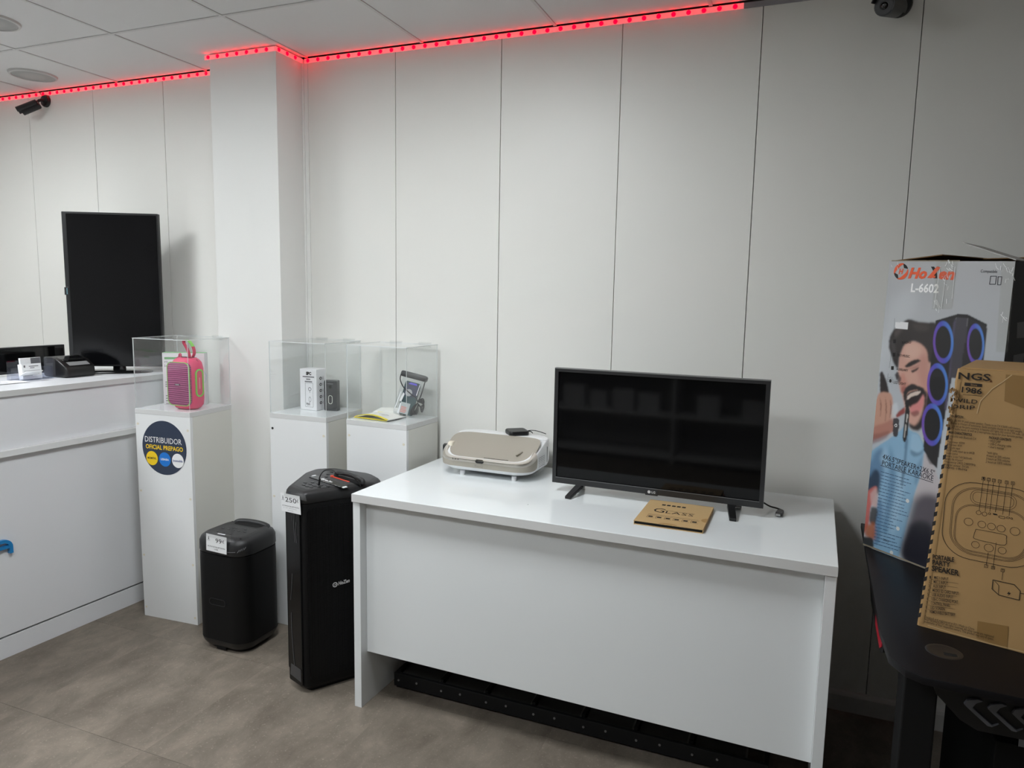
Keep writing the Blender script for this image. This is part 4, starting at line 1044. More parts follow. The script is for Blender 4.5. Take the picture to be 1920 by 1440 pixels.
# sunken champagne top
cy0 = -.0445
P = rrect(pw*.962, .204, .074, 8, 0, cy0-.006)
def bowl(s, dz): return [(x*s, cy0 + (y-cy0)*s, None) for x, y in P]
rows = []
for s, dip in ((1.0, 0), (.96, .001), (.88, .006), (.72, .012), (.45, .015), (.2, .016)):
    L_ = []
    for (x, y, _) in bowl(s, 0):
        zr = hz(y)+.0032
        L_.append((x, y, zr - dip*(1.0 - .35*(y+pd/2)/pd)))
    rows.append(L_)
MB().loft(rows, False, True).build('top_cover', CHAMP, t, smooth=60)
mb = MB(); 
for i in range(1): mb.tube([(.118, -.075, .092), (.132, -.045, .101)], [.003, .005], 10)
mb.build('fold_shade', mat('champagne_shadow', (150, 144, 132), 0.45), t, smooth=60)  # shade on the cover, put into a darker champagne piece
mb = MB(); mb.box(-.005, .10, -.1125, -.1105, .0775, .0790); mb.build('slot_line', DGREY, t)
FP = [(x, -pd/2-.0030, z) for x, z in rrect(.036, .015, .0072, 6, -.010, .0685)]
MB().loft([FP, [(x, y-.0012, z) for x, y, z in FP]]).build('sensor_window', BLKG, fb)
mb = MB()
for x in (-.128, -.116, -.104): mb.box(x-.001, x+.001, -pd/2-.0036, -pd/2-.0026, .0655, .0715)
mb.build('indicator', INK, fb)
mb = MB(); put_text(mb, 'BenQ', (-.030, -pd/2-.0044, .0465), (1,0,0), (0,0,1), width=.036, height=.008, bold=.03); mb.build('maker_mark', mat('logo_taupe', (150, 145, 136), 0.4), t)
mb = MB()
for i in range(7):
    for j in range(6): mb.disc((pw/2-.0005, -.040+i*.010, .048+j*.007), (1,0,0), .0016, .0012, 8)
mb.build('vent_holes', mat('vent_grey', (150, 152, 154), 0.6), t)
MB().box(pw/2-.002, pw/2+.0006, .052, .056, .050, .112).build('side_slot', MGREY, t)
for x in (-.10, .125): MB().disc((x, -.108, 0), (0,0,1), .010, .017, 16).build('foot', MATS['device_white'], t, smooth=40)
for x in (-.12, .12): MB().disc((x, .10, 0), (0,0,1), .010, .017, 16).build('foot', MATS['device_white'], t, smooth=40)
MB().loft([[(x-.186, y-.040, .098) for x, y in rrect(.030, .05, .010)], [(x-.184, y-.036, .116) for x, y in rrect(.022, .036, .008)]]).build('corner_knob', CREAM, t, bevel=.003, smooth=50)

t = thing('media_box', 'small flat black square media player on top of the projector', 'media player', (-1.070, -0.085, DZ+0.1412), math.radians(38))
MB().loft([L3(rrect(.082, .082, .014), 0), L3(rrect(.086, .086, .016), .004), L3(rrect(.086, .086, .016), .014), L3(rrect(.080, .080, .014), .018)]).build('case', BLK, t, smooth=40)
MB().tube(spline([(.040, .01, .009), (.062, .002, .013), (.085, -.012, .012), (.115, -.040, .004)], 6), .0016, 8).build('cable', BLKM, t, smooth=60)
MB().tube(spline([(.040, -.006, .009), (.055, -.012, .012), (.064, -.018, .004)], 5), .0018, 8).build('short_cable', BLKM, t, smooth=60)
t = thing('power_adapter', 'black plug-in power adapter standing on the desk at the corner of the projector', 'adapter', (-1.392, -0.085, DZ+0.0003), 0.3)
MB().box(-.022, .022, -.016, .016, 0, .068).build('case', BLK, t, bevel=.004)
MB().box(-.014, .014, -.0168, -.0155, .02, .05).build('rating_label', BLKS, t)

# ================================================================== TELEVISION ON THE DESK
t = thing('desk_tv', 'black flat television on two splayed feet, on the desk', 'television', (-0.442, -0.375, DZ+0.0003), math.radians(-1.6))
tw, z0, z1 = 0.742, 0.034, 0.461
TVB = mat('tv_bezel', (38, 38, 39), 0.30)
mb = MB()
bz = .014
mb.box(-tw/2, tw/2, -.012, .008, z1-bz, z1).box(-tw/2, tw/2, -.012, .008, z0, z0+.021).box(-tw/2, -tw/2+bz, -.012, .008, z0+.021, z1-bz).box(tw/2-bz, tw/2, -.012, .008, z0+.021, z1-bz)
fr_ = mb.build('frame', TVB, t)
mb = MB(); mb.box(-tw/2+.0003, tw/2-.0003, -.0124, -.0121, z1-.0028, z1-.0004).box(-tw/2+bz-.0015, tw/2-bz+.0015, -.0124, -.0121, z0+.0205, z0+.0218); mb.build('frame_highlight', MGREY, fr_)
MB().box(-tw/2+bz-.001, tw/2-bz+.001, -.006, .004, z0+.020, z1-bz+.001).build('screen', mat('tv_screen_glass', (7, 7, 8), 0.05, spec=0.28), t)
MB().loft([[(x, .0081, z) for x, z in ((-tw/2+.004, z0+.004), (tw/2-.004, z0+.004), (tw/2-.004, z1-.004), (-tw/2+.004, z1-.004))], [(x, .050, z) for x, z in ((-tw/2+.12, z0+.03), (tw/2-.12, z0+.03), (tw/2-.12, z1-.14), (-tw/2+.12, z1-.14))]]).build('back_cover', BLK, t)
lb = MB().box(-.022, .022, -.0135, -.0121, z0-.003, z0+.0185).build('logo_plate', BLKS, t)
mb = MB(); k = 20; yy = -.0138
mb.add([(-.0085+.0055*math.cos(i*2*PI/k), yy, z0+.009+.0055*math.sin(i*2*PI/k)) for i in range(k)], [tuple(range(k))], 0)
put_text(mb, 'LG', (.0005, -.0136, z0+.0052), (1,0,0), (0,0,1), height=.008, bold=.02)
mb.build('maker_logo', mat('logo_grey', (205, 205, 205), 0.4), lb)
for s in (-1, 1):
    x = s*.268
    mb = MB()
    for (ya, yb) in ((-.088, 0.0), (.0, .080)):
        yo, yi = (ya, -.010) if ya < -.01 else (yb, .006)
        xo = x + s*.012*(-1 if s < 0 else 1)*0
        mb.loft([[(x+s*.016-.010, yo, 0), (x+s*.016+.012, yo, 0), (x+s*.016+.012, yo, .010), (x+s*.016-.010, yo, .010)], [(x-.012, yi, z0-.012), (x+.014, yi, z0-.012), (x+.014, yi, z0+.001), (x-.012, yi, z0+.001)]])
    mb.build('foot', BLK, t, bevel=.0015)
# ---- cardboard glass-protector sleeve
o = gz(1188, 976, DZ+.012); b = gz(1318, 994, DZ+.012)
t = thing('cardboard_sleeve', 'thin brown cardboard sleeve printed GLASS, in front of the television', 'box', (o.x, o.y, DZ+0.0003), math.atan2(b.y-o.y, b.x-o.x))
ww, dd, hh = (b-o).length, .262, .013
MB().box(0, ww, 0, dd, 0, .0016).box(0, ww, 0, dd, hh-.0016, hh).box(ww-.0016, ww, .003, dd, .0016, hh-.0016).box(0, .0016, .003, dd, .0016, hh-.0016).build('sleeve', mat('sleeve_kraft', (196, 164, 116), 0.7), t)
MB().box(.003, ww-.003, .004, dd-.004, .003, hh-.003).build('insert', BLKM, t)
mb = MB()
put_text(mb, 'G', (.036, .120, hh), (1,0,0), (0,1,0), height=.046, width=.036, lift=.0003)
put_text(mb, 'LASS', (.078, .120, hh), (1,0,0), (0,1,0), width=.090, height=.026, lift=.0003, spacing=1.1)
mb.box(.070, .170, .150, .1515, hh+.0001, hh+.0003)
for i in range(5): mb.box(.05+i*.017, .062+i*.017, .205, .219, hh+.0001, hh+.0003)
mb.box(.028, .190, .088, .0892, hh+.0001, hh+.0003)
for i in range(6):
    x = .030 + i*.028; mb.box(x+.004, x+.018, .058, .070, hh+.0001, hh+.0003)
    for (a, b2, c, d) in ((x, x+.024, .0505, .0515), (x, x+.024, .0775, .0785), (x, x+.001, .0515, .0775)): mb.box(a, b2, c, d, hh+.0001, hh+.0003)
mb.build('print', INK, t)
mb = MB(); mb.add([(ww-.0005+.0*i + -.018*math.cos(i*PI/12-PI/2), .095 + .022*math.sin(i*PI/12-PI/2), hh+.0003) for i in range(13)], [tuple(range(13))])
mb.add([(ww*.5+.03*math.cos(i*PI/12), .0003+.013*math.sin(i*PI/12), hh+.0003) for i in range(13)], [tuple(range(13))])
mb.build('thumb_notch', mat('notch_tan', (172, 136, 84), 0.8), t)
# ---- HDMI lead
p0 = Vector((-0.075, -0.335, DZ+.055))
t = thing('video_cable', 'black video cable with grey plug lying beside the television', 'cable', (-0.02, -0.33, DZ), 0)
e_ = gz(1460, 968, DZ+.012)
pts = [Vector((-0.12, -0.31, DZ+.050)), Vector((-0.085, -0.30, DZ+.034)), Vector((-0.055, -0.275, DZ+.012)), Vector((-0.030, -0.265, DZ+.0045)), Vector((-0.012, -0.285, DZ+.0045)), Vector((-0.016, -0.315, DZ+.009))]
MB().tube(spline([tuple(p) for p in pts], 7), .0028, 8).build('lead', BLK, t, smooth=60, world=True)
pl = MB(); a, b = Vector((-0.016, -0.310, DZ+.0092)), Vector((-0.0225, -0.352, DZ+.0092))
d = (b-a).normalized(); s_ = Vector((-d.y, d.x, 0))
pl.loft([[tuple(p + s_*u + Vector((0,0,v))) for u, v in ((-w_,-.0062),(w_,-.0062),(w_,.0062),(-w_,.0062))] for p, w_ in ((a, .006), (a+d*.010, .0105), (b, .0105))])
pl.build('plug', DGREY, t, bevel=.0015, world=True)
pl = MB(); pl.loft([[tuple(p + s_*u + Vector((0,0,v))) for u, v in ((-.007,-.003),(.007,-.003),(.007,.003),(-.007,.003))] for p in (b, b+d*.012)]); pl.build('contact', SILV, t, world=True)
mb = MB(); mb.disc(tuple(gz(990, 946, DZ+.0002)), (0,0,1), .0018, .0004, 8)
tag(mb.build('dust_speck', INK), 'tiny black speck on the bare desk top', 'speck')

# ================================================================== BLACK GAMING TABLE ON THE RIGHT
GZ = 0.75
t = thing('gaming_table', 'black gaming table with cut corner and cable hole, holding the two cartons', 'table', (0.80, -0.62, 0), 0)
TT = mat('table_carbon_black', (15, 14, 17), 0.42, spec=0.22, bump=0.15, bscale=600)
out = [(0.252, -0.060), (0.236, -0.68), (0.229, -0.97), (0.235, -1.108), (0.262, -1.160), (0.294, -1.180), (0.480, -1.194), (1.10, -1.194), (1.30, -1.13), (1.35, -1.0), (1.35, -0.060)]
mb = MB(); mb.prism([(x-.80, y+.62) for x, y in out], GZ-.018, GZ)
mb.build('table_top', TT, t, bevel=.002, seg=2, smooth=30)
c0 = gz(1770, 1222, GZ); k = 32
gro = MB()
cc_ = (c0.x-.80, c0.y+.62)
def gl(r, z, sx=1.0): return [(cc_[0] + r*math.cos(i*2*PI/k), cc_[1] + r*math.sin(i*2*PI/k), z) for i in range(k)]
g_ = gro.loft([gl(.038, GZ+.0001), gl(.037, GZ+.0006), gl(.031, GZ+.0007), gl(.029, GZ+.0004), gl(.002, GZ+.0004)], True, True).build('cable_grommet', BLKS, t, smooth=40)
mb = MB(); mb.box(cc_[0]-.002, cc_[0]+.024, cc_[1]-.018, cc_[1]-.004, GZ+.0005, GZ+.0007); mb.build('grommet_slot', mat('hole_black', (3,3,3), 0.9), g_)
RED = mat('table_red', (170, 24, 44), 0.4)
# legs: one column per end with a foot bar, and a sloping front plate with chevrons
for (x, nm) in ((0.322, 'a'), (1.22, 'b')):
    mb = MB(); mb.box(x-.80-.028, x-.80+.045, -.95+.62, -.85+.62, .05, GZ-.0185).build('leg', BLKM, t, bevel=.004)
    mb = MB(); mb.box(x-.80-.030, x-.80+.040, -1.10+.62, -.45+.62, 0, .050).build('foot_bar', BLKM, t, bevel=.006)
mb = MB(); mb.box(.36-.80, 1.20-.80, -.90+.62, -.88+.62, GZ-.12, GZ-.0187).build('rear_beam', BLKM, t)
fy = -1.045
FPn = Face((0.3, fy, 0.7), (1,0,0), (0,0,1))
pts = [FPn.px(*p) for p in ((1746,1276), (1756,1302), (1800,1350), (1832,1370))]
pl = [tuple(p) for p in pts] + [(1.10, fy, pts[-1].z), (1.18, fy, GZ-.030), (1.18, fy, GZ-.0186), (pts[0].x, fy, GZ-.0186)]
mb = MB(); mb.slab(pl, (0, 1, 0), .016); fp = mb.build('front_plate', mat('plate_black', (14, 14, 15), 0.45), t, world=True, bevel=.001)
CHV = mat('chevron_grey', (96, 97, 102), 0.3)
sh_ = [(1806,1317), (1812,1310), (1832,1308), (1842,1312), (1829,1316), (1822,1324), (1860,1358), (1872,1355), (1858,1360), (1850,1358), (1815,1326)]
A_ = [FPn.px(*p) for p in sh_]
step = FPn.px(1856, 1323).x - FPn.px(1812, 1310).x
chev = None
for i in range(7):
    if chev is None:
        mb = MB(); mb.loft([[(p.x-A_[0].x, -.0002, p.z-A_[0].z) for p in A_], [(p.x-A_[0].x, -.008, p.z-A_[0].z) for p in A_]]); chev = mb.build('chevron', CHV, fp, bevel=.0008); o = chev
    else:
        o = chev.copy(); o.name = 'chevron'; COL.objects.link(o); o.parent = fp
    o.location = wmat(fp).inverted() @ Vector((A_[0].x + i*step, fy, A_[0].z))
# side bracket with red inlay under the table's near edge
mb = MB(); mb.slab([(0.245, y, z) for y, z in ((-.50, GZ-.02), (-.60, GZ-.075), (-.88, GZ-.098), (-.93, GZ-.075), (-.95, GZ-.02))], (1,0,0), .020); br = mb.build('side_bracket', BLKM, t, world=True)
mb = MB(); mb.slab([(0.2445, y, z) for y, z in ((-.74, GZ-.022), (-.76, GZ-.075), (-.88, GZ-.088), (-.91, GZ-.07), (-.92, GZ-.022))], (-1,0,0), .002); mb.build('red_inlay', RED, br, world=True)

t = thing('filler_carton', 'added black carton with a grey label, filling the dark under the gaming table', 'box', (0.80, -0.62, 0), 0)
MB().box(-.30, .36, -.30, .24, 0, .50).build('carton', mat('dark_carton_black', (12, 12, 13), 0.6, spec=0.2), t, bevel=.003)  # guessed carton, added to keep the space under the table dark
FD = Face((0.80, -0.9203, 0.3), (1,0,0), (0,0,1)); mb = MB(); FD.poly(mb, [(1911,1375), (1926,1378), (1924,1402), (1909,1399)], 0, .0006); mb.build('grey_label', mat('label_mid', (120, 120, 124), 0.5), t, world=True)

# ================================================================== TALL PRINTED SPEAKER CARTON (45 degrees to the wall)
BOXA = Vector((0.240, -0.320, GZ+.0008)); ba = math.radians(-45.07)
eB = Vector((math.cos(ba), math.sin(ba), 0)); nB = Vector((eB.y, -eB.x, 0))      # nB points out of the printed face
BW, BD, BH = 0.380, 0.27, 0.915
t = thing('printed_carton', 'tall printed carton of a karaoke speaker standing on the gaming table', 'box', tuple(BOXA), ba)
up_ = Vector((0.012, 0.012, 1)).normalized()
upl = (up_.dot(eB), up_.dot(-nB), up_.z)     # local
def bp(u, d, v): return (u + upl[0]*v, d + upl[1]*v, v)
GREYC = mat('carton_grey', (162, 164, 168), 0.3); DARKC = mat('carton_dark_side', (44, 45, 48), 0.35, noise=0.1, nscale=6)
mb = MB()
top = [bp(0,0,BH), bp(BW,0,BH-.014), bp(BW,BD,BH-.006), bp(0,BD,BH)]
bot = [bp(0,0,0), bp(BW,0,0), bp(BW,BD,0), bp(0,BD,0)]
mb.add(bot+top, [(3,2,1,0)], 2); k0 = len(mb.v)
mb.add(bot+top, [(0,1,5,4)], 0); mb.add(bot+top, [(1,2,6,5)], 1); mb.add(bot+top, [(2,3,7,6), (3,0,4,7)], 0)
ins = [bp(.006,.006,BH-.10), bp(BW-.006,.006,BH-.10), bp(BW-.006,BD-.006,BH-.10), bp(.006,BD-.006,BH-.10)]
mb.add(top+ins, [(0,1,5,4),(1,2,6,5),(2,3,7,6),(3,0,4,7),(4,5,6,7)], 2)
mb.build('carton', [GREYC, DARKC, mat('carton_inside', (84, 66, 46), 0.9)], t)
# flaps at the open top
FLM = mat('flap_grey', (170, 168, 164), 0.6)
def flap(name, pts, th, m): 
    mb = MB(); n = (Vector(pts[1])-Vector(pts[0])).cross(Vector(pts[3])-Vector(pts[0])).normalized(); mb.slab(pts, n, th); return mb.build(name, m, t, bevel=.0006)
flap('top_flap', [bp(BW-.002, .004, BH-.012), bp(BW-.002, .075, BH-.016), bp(BW-.150, .080, BH+.034), bp(BW-.165, .020, BH+.043)], .003, FLM)
flap('top_flap', [bp(.003, .004, BH+.001), bp(.003, BD-.004, BH+.001), bp(.175, BD-.02, BH+.008), bp(.165, .010, BH+.014)], .003, CARD_DK)
flap('top_flap', [bp(.02, BD-.004, BH), bp(BW-.02, BD-.004, BH-.004), bp(BW-.03, BD-.09, BH+.006), bp(.03, BD-.09, BH+.010)], .003, CARD_DK)
# ---- printed front: colour painted on a fine sheet of mesh
FB = Face(BOXA, eB, up_)
NU, NV = 200, 470
gu, gv = np.meshgrid(np.linspace(0, BW, NU), np.linspace(0, BH, NV))
img = np.zeros((NV, NU, 3))
def P2(pts): return np.array([FB.uv(*p) for p in pts])
def inside(poly):
    c = np.zeros(gu.shape, bool); n = len(poly); j = n-1
    for i in range(n):
        xi, yi = poly[i]; xj, yj = poly[j]
        cond = ((yi > gv) != (yj > gv)) & (gu < (xj-xi)*(gv-yi)/((yj-yi) if abs(yj-yi) > 1e-12 else 1e-12) + xi)
        c ^= cond; j = i
    return c.astype(float)
def blur(a, s):
    if s <= 0: return a
    r = int(3*s)+1; k = np.exp(-0.5*(np.arange(-r, r+1)/s)**2); k /= k.sum()
    a = np.apply_along_axis(lambda v: np.convolve(np.pad(v, r, 'edge'), k, 'valid'), 1, a)
    return np.apply_along_axis(lambda v: np.convolve(np.pad(v, r, 'edge'), k, 'valid'), 0, a)
def smoothpoly(pts, n=5): 
    q = spline([(x, y, 0) for x, y in list(pts)+[pts[0]]], n); return [(a, b) for a, b, _ in q]
def paint(pts, rgb, soft=0.6, alpha=1.0, smooth=True):
    m = blur(inside(P2(smoothpoly(pts) if smooth else pts)), soft)*alpha
    c = np.array(lin(rgb)); img[:] = img*(1-m[..., None]) + c*m[..., None]
def paint_ring(c, rx, ry, w, cols, tilt=0.0):
    u0, v0 = FB.uv(*c); ua, va = FB.uv(c[0]+rx, c[1]); ub, vb = FB.uv(c[0], c[1]-ry)
    a = np.array([[ua-u0, ub-u0], [va-v0, vb-v0]]); ia = np.linalg.inv(a)
    X = ia[0,0]*(gu-u0) + ia[0,1]*(gv-v0); Y = ia[1,0]*(gu-u0) + ia[1,1]*(gv-v0)
    R_ = np.sqrt(X*X + Y*Y); th = np.clip((X*0.8 + Y*0.2 + 1)/2, 0, 1)
    m = np.clip((1-R_)*14+.5, 0, 1)*np.clip((R_-(1-w))*14+.5, 0, 1)
    c0, c1, c2 = [np.array(lin(q)) for q in cols]
    col = np.where(th[..., None] < .5, c0*(1-th[..., None]*2) + c1*th[..., None]*2, c1*(2-th[..., None]*2) + c2*(th[..., None]*2-1))
    d = np.clip((1-w-R_)*14+.5, 0, 1)*.85; dk = np.array(lin((14, 13, 16)))
    img[:] = img*(1-d[..., None]) + dk*d[..., None]
    img[:] = img*(1-m[..., None]) + col*m[..., None]
vv = (gv/BH)[..., None]
img[:] = np.array(lin((186, 187, 190)))*vv + np.array(lin((192, 204, 214)))*(1-vv)
# white clouds of the background picture
paint([(1640,800), (1665,700), (1690,640), (1720,560), (1700,540), (1660,600)], (205,210,214), 8, .6)
# hand and device at the left
paint([(1650,700), (1655,697), (1664,720), (1666,740), (1652,742)], (52,46,46), 1)
paint([(1641,760), (1648,738), (1662,735), (1672,740), (1676,770), (1678,800), (1668,812), (1640,822), (1634,810)], (205,158,138), 1.2)
paint([(1672,760), (1682,755), (1684,775), (1678,790), (1672,785)], (214,220,224), 1.5, .8)
for q in ([(1650,745),(1652,760),(1651,785)], [(1660,742),(1662,765),(1660,790)], [(1669,745),(1671,765),(1668,785)]):
    paint([q[0], (q[1][0]+1.2, q[1][1]), q[2], (q[1][0]-1.0, q[1][1])], (128,78,66), .8, .8)
paint([(1636,800), (1660,792), (1680,782), (1679,805), (1660,815), (1634,826)], (176,116,104), 1.5, .7)
paint([(1632,815), (1650,812), (1668,808), (1660,822), (1634,832)], (140,90,84), 1.5, .6)
# cup edge
paint([(1680,778), (1688,768), (1698,762), (1698,772), (1690,778), (1682,782)], (150,70,66), 1)
# face
paint([(1684,700), (1686,668), (1694,645), (1710,636), (1732,642), (1744,660), (1745,700), (1741,740), (1737,775), (1726,800), (1710,800), (1699,775), (1694,748), (1688,728)], (214,166,150), 1.4)
paint([(1724,660), (1742,668), (1742,715), (1736,735), (1726,715), (1720,690)], (196,142,130), 4, .8)
paint([(1687,708), (1694,698), (1700,712), (1704,724), (1694,732), (1688,724)], (206,142,128), 2, .8)
paint([(1694,650), (1712,640), (1728,650), (1722,668), (1700,672)], (224,184,168), 4, .8)
paint([(1690,726), (1696,722), (1700,728), (1696,736), (1690,734)], (168,92,84), 1.5, .8)
# hair
paint([(1667,652), (1668,634), (1676,618), (1690,606), (1704,597), (1722,601), (1740,602), (1756,604), (1756,640), (1752,672), (1742,676), (1738,655), (1726,642), (1712,638), (1698,644), (1692,654), (1686,672), (1684,690), (1676,680), (1672,668)], (48,42,42), 1.2)
paint([(1676,622), (1686,611), (1698,608), (1690,620), (1680,632)], (92,84,82), 2.2, .7)
paint([(1712,604), (1740,606), (1738,618), (1716,616)], (76,68,66), 2.5, .6)
paint([(1670,640), (1676,640), (1680,660), (1676,668)], (84,80,82), 2, .5)
# brows, eyes, nose
paint([(1696,686), (1706,677), (1718,672), (1727,674), (1718,680), (1704,687)], (44,36,36), .9)
paint([(1678,702), (1683,696), (1686,702), (1682,712)], (40,34,36), 1, .9)
paint([(1708,694), (1716,690), (1724,686), (1720,692), (1712,697)], (58,40,40), .8, .95)
paint([(1702,690), (1715,685), (1724,682), (1716,690)], (160,104,96), 1.2, .6)
paint([(1681,702), (1688,704), (1690,712), (1684,716)], (56,46,48), 1.0, .8)
# moustache, beard, open mouth
paint([(1694,735), (1700,724), (1712,718), (1722,722), (1732,726), (1737,740), (1732,742), (1722,730), (1710,731), (1702,736), (1699,752), (1695,748)], (38,32,33), 1)
paint([(1734,730), (1739,735), (1738,765), (1734,792), (1722,806), (1708,802), (1704,792), (1716,796), (1726,782), (1732,760)], (40,34,35), 1.6)
paint([(1699,742), (1706,734), (1720,730), (1730,731), (1731,740), (1724,752), (1712,764), (1706,762), (1701,752)], (36,18,20), .9)
paint([(1701,742), (1708,736), (1720,732), (1727,732), (1722,738), (1710,742), (1702,748)], (226,208,196), .7)
paint([(1706,768), (1709,760), (1722,752), (1732,738), (1731,760), (1722,772), (1712,776)], (220,140,138), 1.2)
paint([(1707,772), (1720,768), (1724,774), (1714,780)], (118,68,64), 1.2, .7)
# shirt
paint([(1625,880), (1632,850), (1650,834), (1668,822), (1688,806), (1699,796), (1708,806), (1722,812), (1732,830), (1742,846), (1737,862), (1732,880), (1722,905), (1712,940), (1700,985), (1688,1035), (1678,1046), (1636,1022), (1640,980), (1648,925), (1640,910), (1624,920)], (142,184,214), 1)
paint([(1628,880), (1640,850), (1655,840), (1660,860), (1655,890), (1644,915), (1628,915)], (86,120,156), 3, .75)
paint([(1625,905), (1640,880), (1650,890), (1648,925), (1635,922), (1624,928)], (44,58,78), 2.2, .9)
paint([(1668,830), (1676,860), (1680,900), (1672,950), (1662,1000), (1655,990), (1664,930), (1668,880)], (98,140,176), 3.5, .8)
paint([(1688,870), (1694,900), (1688,950), (1676,1000), (1670,995), (1680,930)], (176,210,232), 4, .7)
paint([(1650,860), (1658,840), (1664,850), (1660,880)], (176,210,232), 3, .6)
paint([(1698,800), (1703,812), (1700,850), (1694,905), (1690,905), (1696,850)], (84,118,148), 1.4, .8)
paint([(1710,812), (1722,815), (1730,836), (1722,846), (1708,840)], (160,198,224), 1.2, .9)
paint([(1708,842), (1722,848), (1732,842), (1728,850), (1716,855), (1708,850)], (82,112,140), 1.5, .6)
paint([(1646,930), (1655,950), (1650,1010), (1640,1020), (1640,980)], (78,122,164), 2.5, .7)
paint([(1715,880), (1726,860), (1732,850), (1727,880), (1717,910)], (112,150,182), 2, .7)
# T-shirt and dark trousers
paint([(1733,846), (1742,850), (1752,872), (1758,890), (1764,910), (1756,960), (1730,950), (1714,935), (1726,895)], (196,190,194), 1.4)
paint([(1712,940), (1730,925), (1760,930), (1765,960), (1752,1075), (1740,1070), (1690,1045), (1700,990)], (88,82,92), 5)
paint([(1706,985), (1724,975), (1748,990), (1745,1068), (1692,1044)], (38,38,48), 3.5)
paint([(1742,846), (1750,866), (1744,868), (1737,852)], (90,84,86), 1.2, .8)
# arm at the left edge
paint([(1622,932), (1630,918), (1644,912), (1640,930), (1632,955), (1628,985), (1618,1002), (1617,990)], (198,108,102), 1.2)
paint([(1632,925), (1644,915), (1644,950), (1634,945)], (206,172,168), 1.6, .9)
paint([(1634,950), (1646,955), (1640,985), (1630,975)], (52,50,52), 1.4, .9)
paint([(1624,985), (1640,980), (1640,1012), (1622,1004)], (178,98,52), 2.5, .9)
paint([(1620,1006), (1636,1010), (1636,1028), (1618,1020)], (44,46,46), 1.2, .95)
# microphone
paint([(1697,752), (1701,748), (1705,752), (1704,768), (1699,768)], (26,24,25), .7)
paint([(1698,766), (1706,768), (1700,822), (1693,820)], (30,28,30), .6)
paint([(1700,775), (1703,776), (1701,790), (1699,789)], (200,196,190), .5)
paint([(1697,795), (1700,796), (1697,818), (1695,817)], (180,176,170), .5)
paint([(1675,784), (1686,786), (1683,816), (1675,814)], (66,62,66), .6)
paint_ring((1680,797), 2.6, 3.0, .45, ((240,240,240), (240,240,240), (240,240,240)))
# picture of the speaker tower
paint([(1755,598), (1793,587), (1797,640), (1786,700), (1770,790), (1757,876), (1748,868), (1732,842), (1733,800), (1741,720), (1749,650)], (24,21,25), .7, smooth=False)
paint([(1793,588), (1796,584), (1816,585), (1812,640), (1800,705), (1780,705), (1789,640)], (62,58,68), .7, smooth=False)
paint([(1816,585), (1852,602), (1848,650), (1842,700), (1800,720), (1806,660), (1813,620)], (26,23,28), .7, smooth=False)
paint([(1755,598), (1796,584), (1816,585), (1852,602), (1850,606), (1816,591), (1796,590), (1756,603)], (12,10,12), .6, smooth=False)
paint([(1789,600), (1792,600), (1782,700), (1776,760), (1772,760), (1780,690)], (92,84,112), 1, .8)
PUR = ((128, 76, 176), (78, 84, 196), (82, 150, 226))
paint_ring((1769,638), 19.5, 40, .235, PUR); paint_ring((1758,718), 20, 40, .235, PUR); paint_ring((1748,794), 20, 40, .235, PUR)
paint_ring((1830,640), 16.5, 39, .235, PUR)
# white sticker
paint([(1679,603), (1703,603), (1702,616), (1679,615)], (238,238,240), .4, smooth=False)
img *= 0.84
me = bpy.data.meshes.new('printed_picture')
vs = [tuple(FB.at(u, v*(1-(.014/BH)*(u/BW)), .0006)) for u, v in zip(gu.ravel(), gv.ravel())]
inv = wmat(t).inverted(); vs = [tuple(inv @ Vector(p)) for p in vs]
fs = [(j*NU+i, j*NU+i+1, (j+1)*NU+i+1, (j+1)*NU+i) for j in range(NV-1) for i in range(NU-1)]
me.from_pydata(vs, [], fs)
ca = me.color_attributes.new('print', 'FLOAT_COLOR', 'POINT')
ca.data.foreach_set('color', np.concatenate([np.clip(img, 0, 1).reshape(-1, 3), np.ones((NU*NV, 1))], 1).ravel().astype(np.float32))
me.materials.append(colour_attr_mat('carton_picture_print', 0.3, 0.15))
po_ = bpy.data.objects.new('printed_picture', me); COL.objects.link(po_); po_.parent = t
# ---- lettering
ORG = mat('ink_orange', (226, 88, 42), 0.45)
PMATS = [ORG, INK, WHITEINK, mat('ink_dark_navy', (34, 36, 46), 0.5), mat('ink_navy_small', (72, 98, 128), 0.5), mat('shirt_button', (206, 210, 208), 0.4)]
mb = MB()
k_ = dict(shear=.22, bold=.045, lift=.0014)
FB.text(mb, 'Ho', (1703,521), (1738,522), .030, m=0, **k_)
FB.text(mb, 'en', (1759,522), (1790,524), .030, m=0, **k_)
FB.poly(mb, [(1739,521), (1747,522), (1765,501), (1757,500)], 0, .0016); FB.poly(mb, [(1746,500), (1752,500), (1757,508), (1753,513)], 1, .0013); FB.poly(mb, [(1752,514), (1757,509), (1758,522), (1751,522)], 1, .0013)
FB.poly(mb, [(1742,521), (1754,521), (1755,517), (1744,517)], 0, .0015)
cu_, cv_ = FB.uv(1690, 509)
def arc_band(a0, a1, r0, r1, m):
    n = 14; pts = []
    for i in range(n+1):
        a = math.radians(a0 + (a1-a0)*i/n); w_ = math.sin(PI*i/n)**.5
        pts.append((a, r1)); 
    o_ = [FB.at(cu_ + r1*math.cos(a), cv_ + r1*math.sin(a), .0014) for a, _ in pts]
    i_ = [FB.at(cu_ + (r1-(r1-r0)*(.25+.75*math.sin(PI*j/n)))*math.cos(a), cv_ + (r1-(r1-r0)*(.25+.75*math.sin(PI*j/n)))*math.sin(a), .0014) for j, (a, _) in enumerate(pts)]
    mb.add([tuple(p) for p in o_ + i_], [(j, j+1, n+2+j, n+1+j) for j in range(n)], m)
arc_band(70, 200, .014, .025, 0); arc_band(20, 75, .014, .024, 1); arc_band(190, 250, .014, .024, 1); arc_band(245, 375, .014, .025, 0)
